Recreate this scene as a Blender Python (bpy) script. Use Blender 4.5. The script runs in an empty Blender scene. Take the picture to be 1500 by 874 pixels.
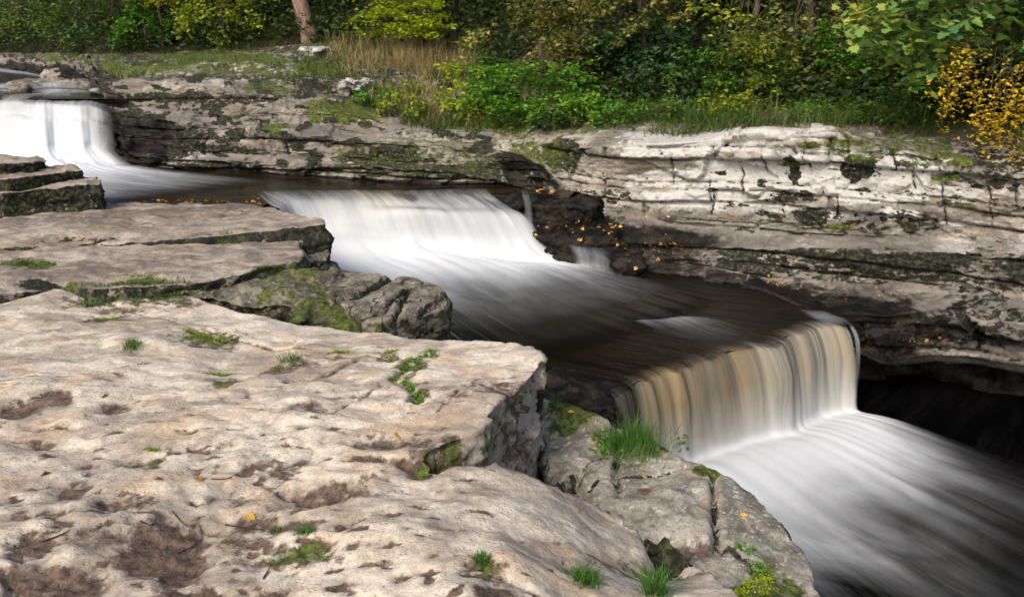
import bpy, bmesh, math, random
import numpy as np
from mathutils import Vector, noise as MN
from math import radians as R

random.seed(7); RNG = np.random.default_rng(7)
SC = bpy.context.scene
COL = SC.collection

# ---------------------------------------------------------------- camera
H, F, TILT = 2.0, 1248.0, R(18)
ct, st = math.cos(TILT), math.sin(TILT)
cam = bpy.data.cameras.new('camera'); camo = bpy.data.objects.new('camera', cam); COL.objects.link(camo)
camo.location = (0, 0, H); camo.rotation_euler = (R(72), 0, 0)
cam.sensor_width = 36; cam.lens = F / 1500 * 36; cam.clip_start = .05; cam.clip_end = 400
SC.camera = camo
cam.dof.use_dof = True; cam.dof.focus_distance = 5.0; cam.dof.aperture_fstop = 5.6

def ray(px, py):
    a = (np.asarray(px, float) - 750) / F; b = -(np.asarray(py, float) - 437) / F
    return a, ct + b * st, -st + b * ct
def PZ(px, py, z):                       # the point of a level surface z seen at a place of the photograph
    a, dy, dz = ray(px, py); t = (z - H) / dz
    return np.array([a * t, dy * t, H + dz * t])
def PY(px, py, Y):                       # the point at distance Y seen there
    a, dy, dz = ray(px, py); t = Y / dy
    return np.array([a * t, np.asarray(Y, float) + 0 * t, H + dz * t])
def proj(P):
    P = np.asarray(P, float); dz = P[..., 2] - H
    d = P[..., 1] * ct - dz * st; u = P[..., 1] * st + dz * ct
    return 750 + F * P[..., 0] / d, 437 - F * u / d

# ---------------------------------------------------------------- numeric helpers
def fbm(P, scale=1., oct=4, H_=1.0, lac=2.0, off=(0, 0, 0)):
    s = np.asarray(scale) * np.ones(3)
    Q = (np.asarray(P) * s + np.asarray(off)).tolist()
    f = MN.fractal
    return np.array([f(q, H_, lac, oct) for q in Q])
def nz(P, scale=1., off=(0, 0, 0)):
    s = np.asarray(scale) * np.ones(3)
    Q = (np.asarray(P) * s + np.asarray(off)).tolist()
    f = MN.noise
    return np.array([f(q) for q in Q])
def facet(P, scale, k, off=(0, 0, 0)):
    """broken-stone relief: every cell of a random pattern is its own tilted plane"""
    s = np.asarray(scale) * np.ones(3); Q = np.asarray(P) * s + np.asarray(off); vor = MN.voronoi
    C = np.array([vor(q)[1][0] for q in Q.tolist()])
    h = np.sin(C @ np.array([12.9898, 78.233, 37.719])) * 43758.5453; h -= np.floor(h)
    g = np.stack([np.sin(C @ np.array(v)) for v in ((41.3, 17.1, 9.7), (13.7, 57.9, 23.3), (29.1, 5.3, 71.9))], 1)
    return k * (((Q - C) * g).sum(1) + (h - .5) * .7)
def sstep(a, b, x):
    t = np.clip((x - a) / (b - a), 0, 1); return t * t * (3 - 2 * t)
def seg_dist(XY, pts):
    d = np.full(len(XY), 1e9)
    for (ax, ay), (bx, by) in zip(pts[:-1], pts[1:]):
        ab = np.array([bx - ax, by - ay]); L = ab @ ab + 1e-12
        t = np.clip(((XY[:, 0] - ax) * ab[0] + (XY[:, 1] - ay) * ab[1]) / L, 0, 1)
        d = np.minimum(d, np.hypot(XY[:, 0] - ax - t * ab[0], XY[:, 1] - ay - t * ab[1]))
    return d
def inside(XY, poly):
    x, y = XY[:, 0], XY[:, 1]; r = np.zeros(len(x), bool); n = len(poly)
    for i in range(n):
        ax, ay = poly[i]; bx, by = poly[(i + 1) % n]
        c = ((ay > y) != (by > y)) & (x < (bx - ax) * (y - ay) / (by - ay + 1e-15) + ax)
        r ^= c
    return r

# ---------------------------------------------------------------- object helpers
def tag(o, label=None, cat=None, group=None, kind=None):
    if label: o['label'] = label
    if cat: o['category'] = cat
    if group: o['group'] = group
    if kind: o['kind'] = kind
    return o
def mesh_np(name, V, faces, mat=None, attrs=None, smooth=True, uv=None):
    V = np.asarray(V, np.float32)
    me = bpy.data.meshes.new(name)
    faces = np.asarray(faces)
    n, k = faces.shape
    me.vertices.add(len(V)); me.vertices.foreach_set('co', V.ravel())
    me.loops.add(n * k); me.loops.foreach_set('vertex_index', faces.astype(np.int32).ravel())
    me.polygons.add(n)
    me.polygons.foreach_set('loop_start', np.arange(0, n * k, k, dtype=np.int32))
    me.polygons.foreach_set('loop_total', np.full(n, k, np.int32))
    me.polygons.foreach_set('use_smooth', np.full(n, smooth))
    me.update(calc_edges=True)
    for nm, a in (attrs or {}).items():
        a = np.asarray(a, np.float32)
        if a.ndim == 2:
            at = me.attributes.new(nm, 'FLOAT_COLOR', 'POINT')
            at.data.foreach_set('color', np.hstack([a, np.ones((len(a), 1), np.float32)]).astype(np.float32).ravel())
        else:
            at = me.attributes.new(nm, 'FLOAT', 'POINT'); at.data.foreach_set('value', a)
    if mat: me.materials.append(mat)
    return me
def link(name, me, parent=None, loc=None):
    o = bpy.data.objects.new(name, me); COL.objects.link(o)
    if parent: o.parent = parent
    if loc is not None:
        loc = np.asarray(loc, float)
        n = len(me.vertices); c = np.empty(n * 3, np.float32); me.vertices.foreach_get('co', c)
        c = c.reshape(-1, 3) - loc.astype(np.float32); me.vertices.foreach_set('co', c.ravel())
        o.location = loc
    return o
def grid_faces(nr, nc):
    i = np.arange(nr - 1)[:, None] * nc + np.arange(nc - 1)[None]
    i = i.ravel(); return np.stack([i, i + 1, i + nc + 1, i + nc], 1)

# ---------------------------------------------------------------- node helpers
class NT:
    def __init__(s, name):
        s.m = bpy.data.materials.new(name); s.m.use_nodes = True
        s.t = s.m.node_tree; s.t.nodes.clear()
        s.out = s.n('ShaderNodeOutputMaterial')
    def n(s, typ, **kw):
        nd = s.t.nodes.new(typ)
        for k, v in kw.items():
            if k.startswith('i_'):
                nd.inputs[k[2:].replace('_', ' ')].default_value = v
            else: setattr(nd, k, v)
        return nd
    def l(s, a, b): s.t.links.new(a, b)
    def inp(s, nd, key, v):
        if hasattr(v, 'is_output'): s.l(v, nd.inputs[key])
        else: nd.inputs[key].default_value = v
    def math(s, op, a, b=0., c=0., clamp=False):
        nd = s.n('ShaderNodeMath', operation=op, use_clamp=clamp)
        s.inp(nd, 0, a); s.inp(nd, 1, b); s.inp(nd, 2, c); return nd.outputs[0]
    def mix(s, f, a, b, blend='MIX'):
        nd = s.n('ShaderNodeMix', data_type='RGBA', blend_type=blend)
        s.inp(nd, 0, f)
        for i, v in ((6, a), (7, b)):
            if isinstance(v, (tuple, list)): v = (*v[:3], 1)
            s.inp(nd, i, v)
        return nd.outputs[2]
    def fmix(s, f, a, b):
        nd = s.n('ShaderNodeMix', data_type='FLOAT'); s.inp(nd, 0, f); s.inp(nd, 2, a); s.inp(nd, 3, b); return nd.outputs[0]
    def attr(s, name):
        return s.n('ShaderNodeAttribute', attribute_name=name)
    def pos(s): return s.n('ShaderNodeNewGeometry').outputs['Position']
    def mapv(s, v, scale=(1, 1, 1), loc=(0, 0, 0), rot=(0, 0, 0)):
        nd = s.n('ShaderNodeMapping'); s.l(v, nd.inputs[0])
        nd.inputs['Scale'].default_value = scale; nd.inputs['Location'].default_value = loc; nd.inputs['Rotation'].default_value = rot
        return nd.outputs[0]
    def noise(s, v, scale, detail=5, rough=.55, dist=0.):
        nd = s.n('ShaderNodeTexNoise'); s.l(v, nd.inputs['Vector'])
        nd.inputs['Scale'].default_value = scale; nd.inputs['Detail'].default_value = detail
        nd.inputs['Roughness'].default_value = rough; nd.inputs['Distortion'].default_value = dist
        return nd.outputs['Fac']
    def vor(s, v, scale, feature='F1', out='Distance', rnd=1.):
        nd = s.n('ShaderNodeTexVoronoi', feature=feature); s.l(v, nd.inputs['Vector'])
        nd.inputs['Scale'].default_value = scale; nd.inputs['Randomness'].default_value = rnd
        return nd.outputs[out]
    def rng(s, v, a, b, c=0., d=1., smooth=True):
        nd = s.n('ShaderNodeMapRange', interpolation_type='SMOOTHSTEP' if smooth else 'LINEAR'); nd.clamp = True
        s.inp(nd, 0, v); s.inp(nd, 1, a); s.inp(nd, 2, b); s.inp(nd, 3, c); s.inp(nd, 4, d); return nd.outputs[0]
    def bump(s, h, strength, dist, nrm=None):
        nd = s.n('ShaderNodeBump'); nd.inputs['Strength'].default_value = strength; nd.inputs['Distance'].default_value = dist
        s.l(h, nd.inputs['Height'])
        if nrm: s.l(nrm, nd.inputs['Normal'])
        return nd.outputs[0]
    def bsdf(s, col, rough, nrm=None, spec=.5):
        nd = s.n('ShaderNodeBsdfPrincipled')
        if isinstance(col, tuple): col = (*col[:3], 1)
        s.inp(nd, 'Base Color', col); s.inp(nd, 'Roughness', rough); s.inp(nd, 'Specular IOR Level', spec)
        if nrm: s.l(nrm, nd.inputs['Normal'])
        return nd.outputs[0]
# ---------------------------------------------------------------- materials
def rock_mat(name, light, mid, dark, lichen=.0, scale=1., mudc=(.085, .058, .042), mossc=((.022, .034, .007), (.10, .125, .018)), bump=1., spots=.0, stretch=(1, 1, 1), stretch2=(1, 1, 1)):
    g = NT(name); p = g.pos(); ps = g.mapv(p, stretch)
    n1 = g.noise(ps, .9 * scale, 6, .6, .3); n2 = g.noise(ps, 4.5 * scale, 8, .62, .4); n3 = g.noise(p, 30 * scale, 6, .65); n4 = g.noise(p, 150 * scale, 3, .6)
    t = g.math('ADD', g.math('MULTIPLY', n1, .45), g.math('MULTIPLY', n2, .55))
    c = g.mix(g.rng(t, .40, .54), dark, mid); c = g.mix(g.rng(t, .48, .60), c, light)
    # a warm stain and a cool stain over it
    c = g.mix(g.math('MULTIPLY', g.rng(g.noise(ps, 2.1 * scale, 5, .6), .52, .66), .5), c, tuple(a * b for a, b in zip(mid, (1.0, .80, .60))))
    c = g.mix(g.math('MULTIPLY', g.rng(g.noise(g.mapv(ps, loc=(5, 3, 1)), 1.7 * scale, 6, .6), .54, .66), .5), c, tuple(a * b for a, b in zip(mid, (.80, .86, .93))))
    fine = g.math('ADD', g.math('MULTIPLY', n3, .6), g.math('MULTIPLY', n4, .4))
    c = g.mix(1., c, g.mix(g.rng(fine, .32, .68), (.76, .76, .76), (1.18, 1.18, 1.18)), 'MULTIPLY')
    if lichen:
        lv = g.noise(g.mapv(p, loc=(9, 2, 4)), 22, 8, .72, .6)
        c = g.mix(g.math('MULTIPLY', g.rng(lv, .565, .60), lichen), c, (.50, .50, .46))
        lv2 = g.noise(g.mapv(p, loc=(1, 7, 4)), 36, 7, .7, .6)
        c = g.mix(g.math('MULTIPLY', g.rng(lv2, .57, .61), lichen * .9), c, (.045, .043, .04))
    if spots:
        s2 = g.noise(g.mapv(ps, loc=(3, 1, 8)), 5., 9, .68, .5)
        c = g.mix(g.math('MULTIPLY', g.rng(s2, .58, .63), spots), c, (.04, .042, .03))
    nb = g.noise(g.mapv(p, stretch2), 11, 8, .68, .3)
    def mask(att, soft=.14, ctr=.5):
        a = g.attr(att).outputs['Fac']
        v = g.math('ADD', a, g.math('MULTIPLY', g.math('SUBTRACT', nb, .5), 2.1))
        return g.rng(v, ctr - soft, ctr + soft)
    white = mask('white'); c = g.mix(g.math('MULTIPLY', white, .9), c, g.mix(n3, (.32, .312, .287), (.54, .535, .51)))
    damp_shade = mask('damp_shade', .3); c = g.mix(g.math('MULTIPLY', damp_shade, .6), c, tuple(a * .45 for a in mid))  # damp stone, and the painted shade on the block's river side
    mud = mask('mud', .2); c = g.mix(mud, c, g.mix(g.rng(g.noise(p, 24, 7, .7), .35, .65), tuple(a * .5 for a in mudc), tuple(a * 1.7 for a in mudc)))
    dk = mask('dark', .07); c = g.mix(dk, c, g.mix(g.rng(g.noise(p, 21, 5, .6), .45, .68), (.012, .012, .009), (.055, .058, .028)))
    moss = mask('moss', .17); c = g.mix(moss, c, g.mix(g.rng(g.noise(p, 26, 5, .65), .36, .64), mossc[0], mossc[1]))
    pitc = g.math('MULTIPLY', g.rng(g.vor(g.mapv(p, stretch), 34 * scale), .26, .10), g.rng(g.noise(p, 5, 4, .6), .48, .58))
    c = g.mix(g.math('MULTIPLY', pitc, .28), c, tuple(a * .4 for a in mid))
    wet = g.rng(g.math('ADD', g.attr('wet').outputs['Fac'], g.math('MULTIPLY', g.math('SUBTRACT', nb, .5), .9)), .28, .72)
    c = g.mix(g.math('MULTIPLY', wet, .97), c, g.mix(g.rng(n2, .42, .66), (.005, .0045, .004), (.026, .021, .016)))
    ro = g.fmix(wet, g.fmix(mud, .88, .72), g.fmix(n2, .38, .62))
    h = g.math('ADD', g.math('MULTIPLY', n2, .5), g.math('ADD', g.math('MULTIPLY', n3, .30), g.math('MULTIPLY', n4, .08)))
    pit = g.math('MULTIPLY', g.rng(g.vor(g.mapv(p, stretch), 34 * scale), .30, .12), g.rng(g.noise(p, 5, 4, .6), .48, .58))
    h = g.math('SUBTRACT', h, g.math('MULTIPLY', pit, .22))
    h = g.math('ADD', h, g.math('MULTIPLY', moss, g.math('MULTIPLY', g.noise(p, 70, 3, .6), .25)))
    b = g.bump(h, .6 * bump, .05)
    g.l(g.bsdf(c, ro, b, g.fmix(wet, .25, .10)), g.out.inputs[0])
    return g.m

M_SLAB = rock_mat('pale_sandstone', (.55, .49, .395), (.44, .385, .305), (.27, .225, .175), scale=1.2, bump=1.0, stretch=(.8, 1.25, 1))
M_LEDGE = rock_mat('grey_brown_ledge_stone', (.33, .285, .23), (.24, .205, .165), (.12, .10, .08), scale=1.1, stretch=(.6, 1.3, 1.6), spots=.25)
M_LICHEN = rock_mat('lichened_grey_stone', (.33, .305, .25), (.215, .197, .157), (.11, .10, .078), lichen=.6, scale=1.8)
M_BLOCK = rock_mat('mossy_dark_stone', (.215, .19, .145), (.125, .11, .082), (.05, .045, .034), lichen=.35, scale=1.8, stretch=(1, 1, 1.6))
M_BANK = rock_mat('layered_bank_limestone', (.37, .342, .295), (.24, .218, .182), (.12, .107, .088), scale=.9, stretch=(.6, 1, 2.2), spots=.7, stretch2=(.8, .8, 1.4), bump=1.3)
M_WETROCK = rock_mat('wet_black_rock', (.04, .035, .03), (.025, .022, .018), (.011, .010, .009), scale=1.5)

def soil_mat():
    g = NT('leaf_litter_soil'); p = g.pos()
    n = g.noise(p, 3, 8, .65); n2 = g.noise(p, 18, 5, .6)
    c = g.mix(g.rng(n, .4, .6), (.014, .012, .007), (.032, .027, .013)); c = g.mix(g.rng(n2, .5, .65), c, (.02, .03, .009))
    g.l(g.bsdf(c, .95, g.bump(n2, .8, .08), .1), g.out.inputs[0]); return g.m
M_SOIL = soil_mat()

def pool_mat(name, tint, spec=.3, rough=.16, flow=(0, 0, 0), streak=(.5, 5, 1)):
    g = NT(name); p = g.mapv(g.pos(), rot=flow); ps = g.mapv(p, streak)
    n = g.noise(ps, 1.2, 5, .6, .6)
    c = g.mix(g.rng(n, .35, .7), tuple(a * .6 for a in tint), tuple(a * 1.6 for a in tint))
    b = g.bump(g.noise(ps, 2.2, 4, .6, .4), .22, .06)
    dark = g.bsdf(c, g.rng(n, .3, .7, rough * .7, rough * 1.5), b, spec)
    g.l(dark, g.out.inputs[0])
    return g.m
M_POOL = pool_mat('dark_peaty_water', (.0055, .0036, .0021), spec=.12, flow=(0, 0, R(25)), rough=.2)
M_POOL_LOW = pool_mat('black_deep_water', (.002, .0019, .0021), spec=.10, flow=(0, 0, R(-52)), rough=.25)
M_POOL_UP = pool_mat('brown_glassy_water', (.014, .0095, .005), spec=.2, rough=.2, streak=(.5, 3, 1))

def foam_mat(name, white, tan, shade, su=30., sv=1.1, tanmask=None, thin=0.5, dkcol=(.0055, .0036, .0021)):
    """silky white water: uv.x runs across the flow, uv.y along it (metres)"""
    g = NT(name); uv0 = g.n('ShaderNodeUVMap').outputs[0]
    wv = g.n('ShaderNodeTexNoise'); g.l(g.mapv(uv0, (.8, .8, 1)), wv.inputs['Vector']); wv.inputs['Scale'].default_value = 1.; wv.inputs['Detail'].default_value = 2
    uv = g.n('ShaderNodeVectorMath', operation='MULTIPLY_ADD'); g.l(wv.outputs['Color'], uv.inputs[0]); uv.inputs[1].default_value = (.22, .1, 0); g.l(uv0, uv.inputs[2]); uv = uv.outputs[0]
    f1 = g.noise(g.mapv(uv, (su * .12, sv * .5, 1)), 1., 4, .6, .9)
    f2 = g.noise(g.mapv(uv, (su * .6, sv, 1), (3, 1, 0)), 1., 5, .62, .6)
    f3 = g.noise(g.mapv(uv, (su * 2.2, sv * 1.3, 1), (7, 2, 0)), 1., 3, .6, .2)
    t = g.math('ADD', g.math('MULTIPLY', f1, .42), g.math('ADD', g.math('MULTIPLY', f2, .38), g.math('MULTIPLY', f3, .20)))
    f0 = g.noise(g.mapv(uv, (1.5, .75, 1), (2, 5, 0)), 1., 4, .55, 1.2)
    fo = g.attr('foam').outputs['Fac']
    t = g.fmix(g.math('MULTIPLY', fo, .85), t, g.math('ADD', g.math('MULTIPLY', f0, .55), g.math('ADD', g.math('MULTIPLY', f1, .27), g.math('MULTIPLY', f2, .18))))
    ta = g.attr('tan').outputs['Fac']
    tn = g.math('MULTIPLY', ta, g.rng(g.math('ADD', g.math('MULTIPLY', f2, .5), g.math('MULTIPLY', f1, .5)), .32, .62), clamp=True)
    c = g.mix(tn, white, tan)
    fo = g.attr('foam').outputs['Fac']
    c = g.mix(g.math('MULTIPLY', fo, .9), c, (.67, .705, .725))
    shadeamt = g.math('MULTIPLY', g.rng(t, .62, .36), g.math('SUBTRACT', 1.0, fo), clamp=True)
    c = g.mix(shadeamt, c, shade)
    al = g.attr('alpha').outputs['Fac']
    k = g.math('MULTIPLY', g.math('SUBTRACT', t, .5), thin * 3.2)
    k = g.math('MULTIPLY', k, g.math('SUBTRACT', 1.0, g.math('MULTIPLY', fo, .45)))
    cv = g.attr('cover').outputs['Fac']
    famt = g.rng(g.math('ADD', cv, g.math('MULTIPLY', k, g.math('MULTIPLY', 4., g.math('MULTIPLY', cv, g.math('SUBTRACT', 1.0, cv))))), .0, 1.0, smooth=False)
    amt = g.rng(g.math('ADD', al, g.math('MULTIPLY', k, g.math('MULTIPLY', 4., g.math('MULTIPLY', al, g.math('SUBTRACT', 1.0, al))))), .0, 1.0, smooth=False)
    pb = g.n('ShaderNodeBsdfPrincipled'); g.l(c, pb.inputs['Base Color']); pb.inputs['Roughness'].default_value = .55; pb.inputs['Specular IOR Level'].default_value = .2
    g.l(g.bump(t, .04, .06), pb.inputs['Normal'])
    tl = g.n('ShaderNodeBsdfTranslucent'); g.l(c, tl.inputs[0])
    ms = g.n('ShaderNodeMixShader'); ms.inputs[0].default_value = .2; g.l(pb.outputs[0], ms.inputs[1]); g.l(tl.outputs[0], ms.inputs[2])
    dkw = g.n('ShaderNodeBsdfPrincipled'); dkw.inputs['Base Color'].default_value = (*dkcol, 1); dkw.inputs['Roughness'].default_value = .22; dkw.inputs['Specular IOR Level'].default_value = .11; g.l(g.bump(t, .08, .06), dkw.inputs['Normal'])
    m3 = g.n('ShaderNodeMixShader'); g.l(famt, m3.inputs[0]); g.l(dkw.outputs[0], m3.inputs[1]); g.l(ms.outputs[0], m3.inputs[2]); ms = m3
    tr = g.n('ShaderNodeBsdfTransparent'); m2 = g.n('ShaderNodeMixShader')
    g.l(amt, m2.inputs[0]); g.l(tr.outputs[0], m2.inputs[1]); g.l(ms.outputs[0], m2.inputs[2])
    g.l(m2.outputs[0], g.out.inputs[0]); return g.m
M_FALL3 = foam_mat('peaty_silky_water', (.38, .38, .35), (.25, .19, .10), (.10, .085, .05), su=13, sv=.33, thin=1.1, dkcol=(.002, .0019, .0021))
M_FALL = foam_mat('white_silky_water', (.48, .51, .53), (.43, .40, .30), (.26, .285, .30), su=8, sv=.45, thin=.7)
# ---------------------------------------------------------------- near rocks
def idw(XY, C, pw=2.2):
    C = np.asarray(C); d = np.zeros((len(XY), len(C)))
    for i in range(len(C)): d[:, i] = (XY[:, 0] - C[i, 0]) ** 2 + (XY[:, 1] - C[i, 1]) ** 2
    w = 1 / (d + .02) ** (pw / 2); return (w * C[:, 2]).sum(1) / w.sum(1)
def to_w(q):
    if len(q) == 4: return np.array(q[1:], float)         # ('w', x, y, z)
    return PZ(*q)
def prism(outline, depth, voxel, smooth, taper=0.):
    """solid slab under an outline, remeshed so that it can be shaped"""
    P = [to_w(q) for q in outline]; bm = bmesh.new()
    c = np.mean(P, 0)
    # irregular outline
    top = [bm.verts.new((p[0], p[1], 0)) for p in P]
    bot = [bm.verts.new((p[0] + (p[0] - c[0]) * taper, p[1] + (p[1] - c[1]) * taper, -depth)) for p in P]
    bm.faces.new(top); bm.faces.new(list(reversed(bot)))
    n = len(P)
    for i in range(n):
        j = (i + 1) % n; bm.faces.new((top[i], bot[i], bot[j], top[j]))
    bmesh.ops.triangulate(bm, faces=bm.faces[:]); bmesh.ops.recalc_face_normals(bm, faces=bm.faces[:])
    me = bpy.data.meshes.new('tmp'); bm.to_mesh(me); bm.free()
    o = bpy.data.objects.new('tmp', me); COL.objects.link(o)
    m = o.modifiers.new('r', 'REMESH'); m.mode = 'VOXEL'; m.voxel_size = voxel; m.adaptivity = 0
    if smooth:
        s = o.modifiers.new('s', 'SMOOTH'); s.factor = .5; s.iterations = smooth
    dg = bpy.context.evaluated_depsgraph_get(); ev = o.evaluated_get(dg); me2 = ev.to_mesh()
    nv = len(me2.vertices); V = np.empty(nv * 3, np.float32); me2.vertices.foreach_get('co', V); V = V.reshape(-1, 3).astype(float)
    N = np.empty(nv * 3, np.float32); me2.vertices.foreach_get('normal', N); N = N.reshape(-1, 3).astype(float)
    lt = np.empty(len(me2.polygons), np.int32); me2.polygons.foreach_get('loop_total', lt)
    li = np.empty(len(me2.loops), np.int32); me2.loops.foreach_get('vertex_index', li)
    assert (lt == 4).all(); Fc = li.reshape(-1, 4).copy()
    ev.to_mesh_clear(); bpy.data.objects.remove(o); bpy.data.meshes.remove(me)
    # drop the underside
    keep = ~((N[Fc].mean(1)[:, 2] < -.6) & (V[Fc].mean(1)[:, 2] < -depth * .8))
    Fc = Fc[keep]; used = np.zeros(nv, bool); used[Fc.ravel()] = True
    idx = np.cumsum(used) - 1
    return V[used], N[used], idx[Fc], np.array(P)

def rock(name, outline, ctrl, depth, voxel, mat, smooth=3, taper=.04, fac=0., fs=2.6, side=.06, lump=.02, rough=.012, bed=.035, shape=None, paint=None, seed=0, loc=None):
    V, N, Fc, P = prism(outline, depth, voxel, smooth, taper)
    C = np.vstack([P] + [to_w(q)[None] for q in ctrl])
    nf = V.shape[0]
    sd = 1 - np.abs(N[:, 2])
    up = np.clip(N[:, 2], 0, 1)
    zt = idw(V[:, :2], C)
    W = V.copy(); W[:, 2] += zt
    of = (seed * 3.7, seed * 1.3, seed * 5.1)
    big = fbm(W, (1.6, 1.6, 2.2), 3, off=of); med = fbm(W, (5, 5, 8), 4, off=of)
    sml = fbm(W, (17, 17, 26), 3, off=of)
    bedn = nz(np.c_[W[:, 0] * .5, W[:, 1] * .5, W[:, 2] * 11], 1, off=of); bed2 = nz(np.c_[W[:, 0] * 2, W[:, 1] * 2, W[:, 2] * 26], 1, off=of)
    D = sd * (side * big + side * .5 * med + bed * bedn + bed * .4 * bed2) + rough * sml * (.35 + .65 * sd)
    if fac:
        fq = W + .05 * med[:, None]
        D = D * .6 + (.35 + .65 * sd) * np.clip(facet(fq, (fs, fs, fs * 1.8), fac * .7, of) + facet(fq, (fs * 2.7, fs * 2.7, fs * 5), fac * .3, of), -.08, .08)
    V2 = W + N * D[:, None]
    V2[:, 2] += up * lump * med
    at = dict(mud=np.zeros(nf), moss=np.zeros(nf), dark=np.zeros(nf), wet=np.zeros(nf), white=np.zeros(nf), damp_shade=np.zeros(nf))
    ctx = dict(V=V2, N=N, up=up, sd=sd, at=at, big=big, med=med, sml=sml, top=V[:, 2], P=P)
    if shape: shape(ctx)
    if paint: paint(ctx)
    me = mesh_np(name, ctx['V'], Fc, mat, at)
    if loc is None: loc = (V2[:, 0].mean(), V2[:, 1].mean(), V2[:, 2].min())
    return link(name, me, loc=loc)

def groove(ctx, pts, w, d, z=0., att=None, amt=1., wob=.5):
    L = [tuple(PZ(a, b, z)[:2]) for a, b in pts]; V = ctx['V']
    ds = seg_dist(V[:, :2] + (ctx['med'] * w * wob)[:, None], L)
    k = np.exp(-(ds / w) ** 2) * ctx['up'] ** .5
    V[:, 2] -= d * k
    if att: ctx['at'][att] = np.maximum(ctx['at'][att], amt * np.exp(-(ds / (w * 1.5)) ** 2))
def blob(ctx, px, py, rx, ry, z=0., d=0., att=None, amt=1., soft=.5, zf=None):
    """a hollow or patch lying on the rock; rx, ry in photograph pixels at that place"""
    c = PZ(px, py, z); ex = abs(PZ(px + rx, py, z)[0] - c[0]); ey = abs(PZ(px, py - ry, z)[1] - c[1])
    V = ctx['V']
    r = np.hypot((V[:, 0] - c[0]) / ex, (V[:, 1] - c[1]) / ey) + ctx['med'] * .45 + ctx['big'] * .2
    k = sstep(1 + soft, 1 - soft, r)
    if d: V[:, 2] -= d * k * ctx['up']
    if att: ctx['at'][att] = np.maximum(ctx['at'][att], amt * k)

# --- the wide pale slab in front
def slab_shape(c):
    V = c['V']; up = c['up']; XY = V[:, :2]
    q = np.c_[XY[:, 0] * 1.0 + XY[:, 1] * .15, XY[:, 1] * 1.15, np.zeros(len(XY))]
    a = fbm(q, 1.3, 4, off=(3, 1, 7)); q2 = q * [.8, 1.35, 1]; b = fbm(q2, 4.6, 4, off=(1, 8, 2)); r = nz(q2, 8.5, off=(4, 4, 4)); e = fbm(q, 14., 3, off=(2, 5, 1))
    near = sstep(6.0, 3.2, XY[:, 1]) * sstep(.75, -.6, XY[:, 0] * .75 + (XY[:, 1] - 3.6) * .25)
    amp = .16 + .36 * near
    pits = sstep(.26, .50, fbm(q2, 9.5, 3, off=(6, 2, 9)) + .25 * (-b)); pit2 = sstep(.25, .45, fbm(q2, 22., 2, off=(1, 2, 3)))
    shelf = np.floor((b * .5 + .4 * a) / .22 + .15 * e) * .22
    h = .042 * a + amp * (.011 * b + .004 * r - .012 * np.abs(b) + .003 * e - .020 * pits - .006 * pit2 + .030 * shelf)
    V[:, 2] += up * h
    c['h'] = b + .35 * r - .2 * np.abs(a); c['near'] = near
    c['at']['damp_shade'] = np.clip((-(b + .3 * a + .25 * r) - .05) * 1.6, 0, 1) * up * (.35 + .65 * near) * .95
    c['at']['mud'] = np.clip(np.maximum((-(b + .25 * a + .55 * r) - .45) * 2.0, pits * .78), 0, .8) * up * near
def zS(py): return float(np.interp(py, [425, 470, 520, 600, 700], [-.24, -.2, -.11, -.03, 0]))
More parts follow.
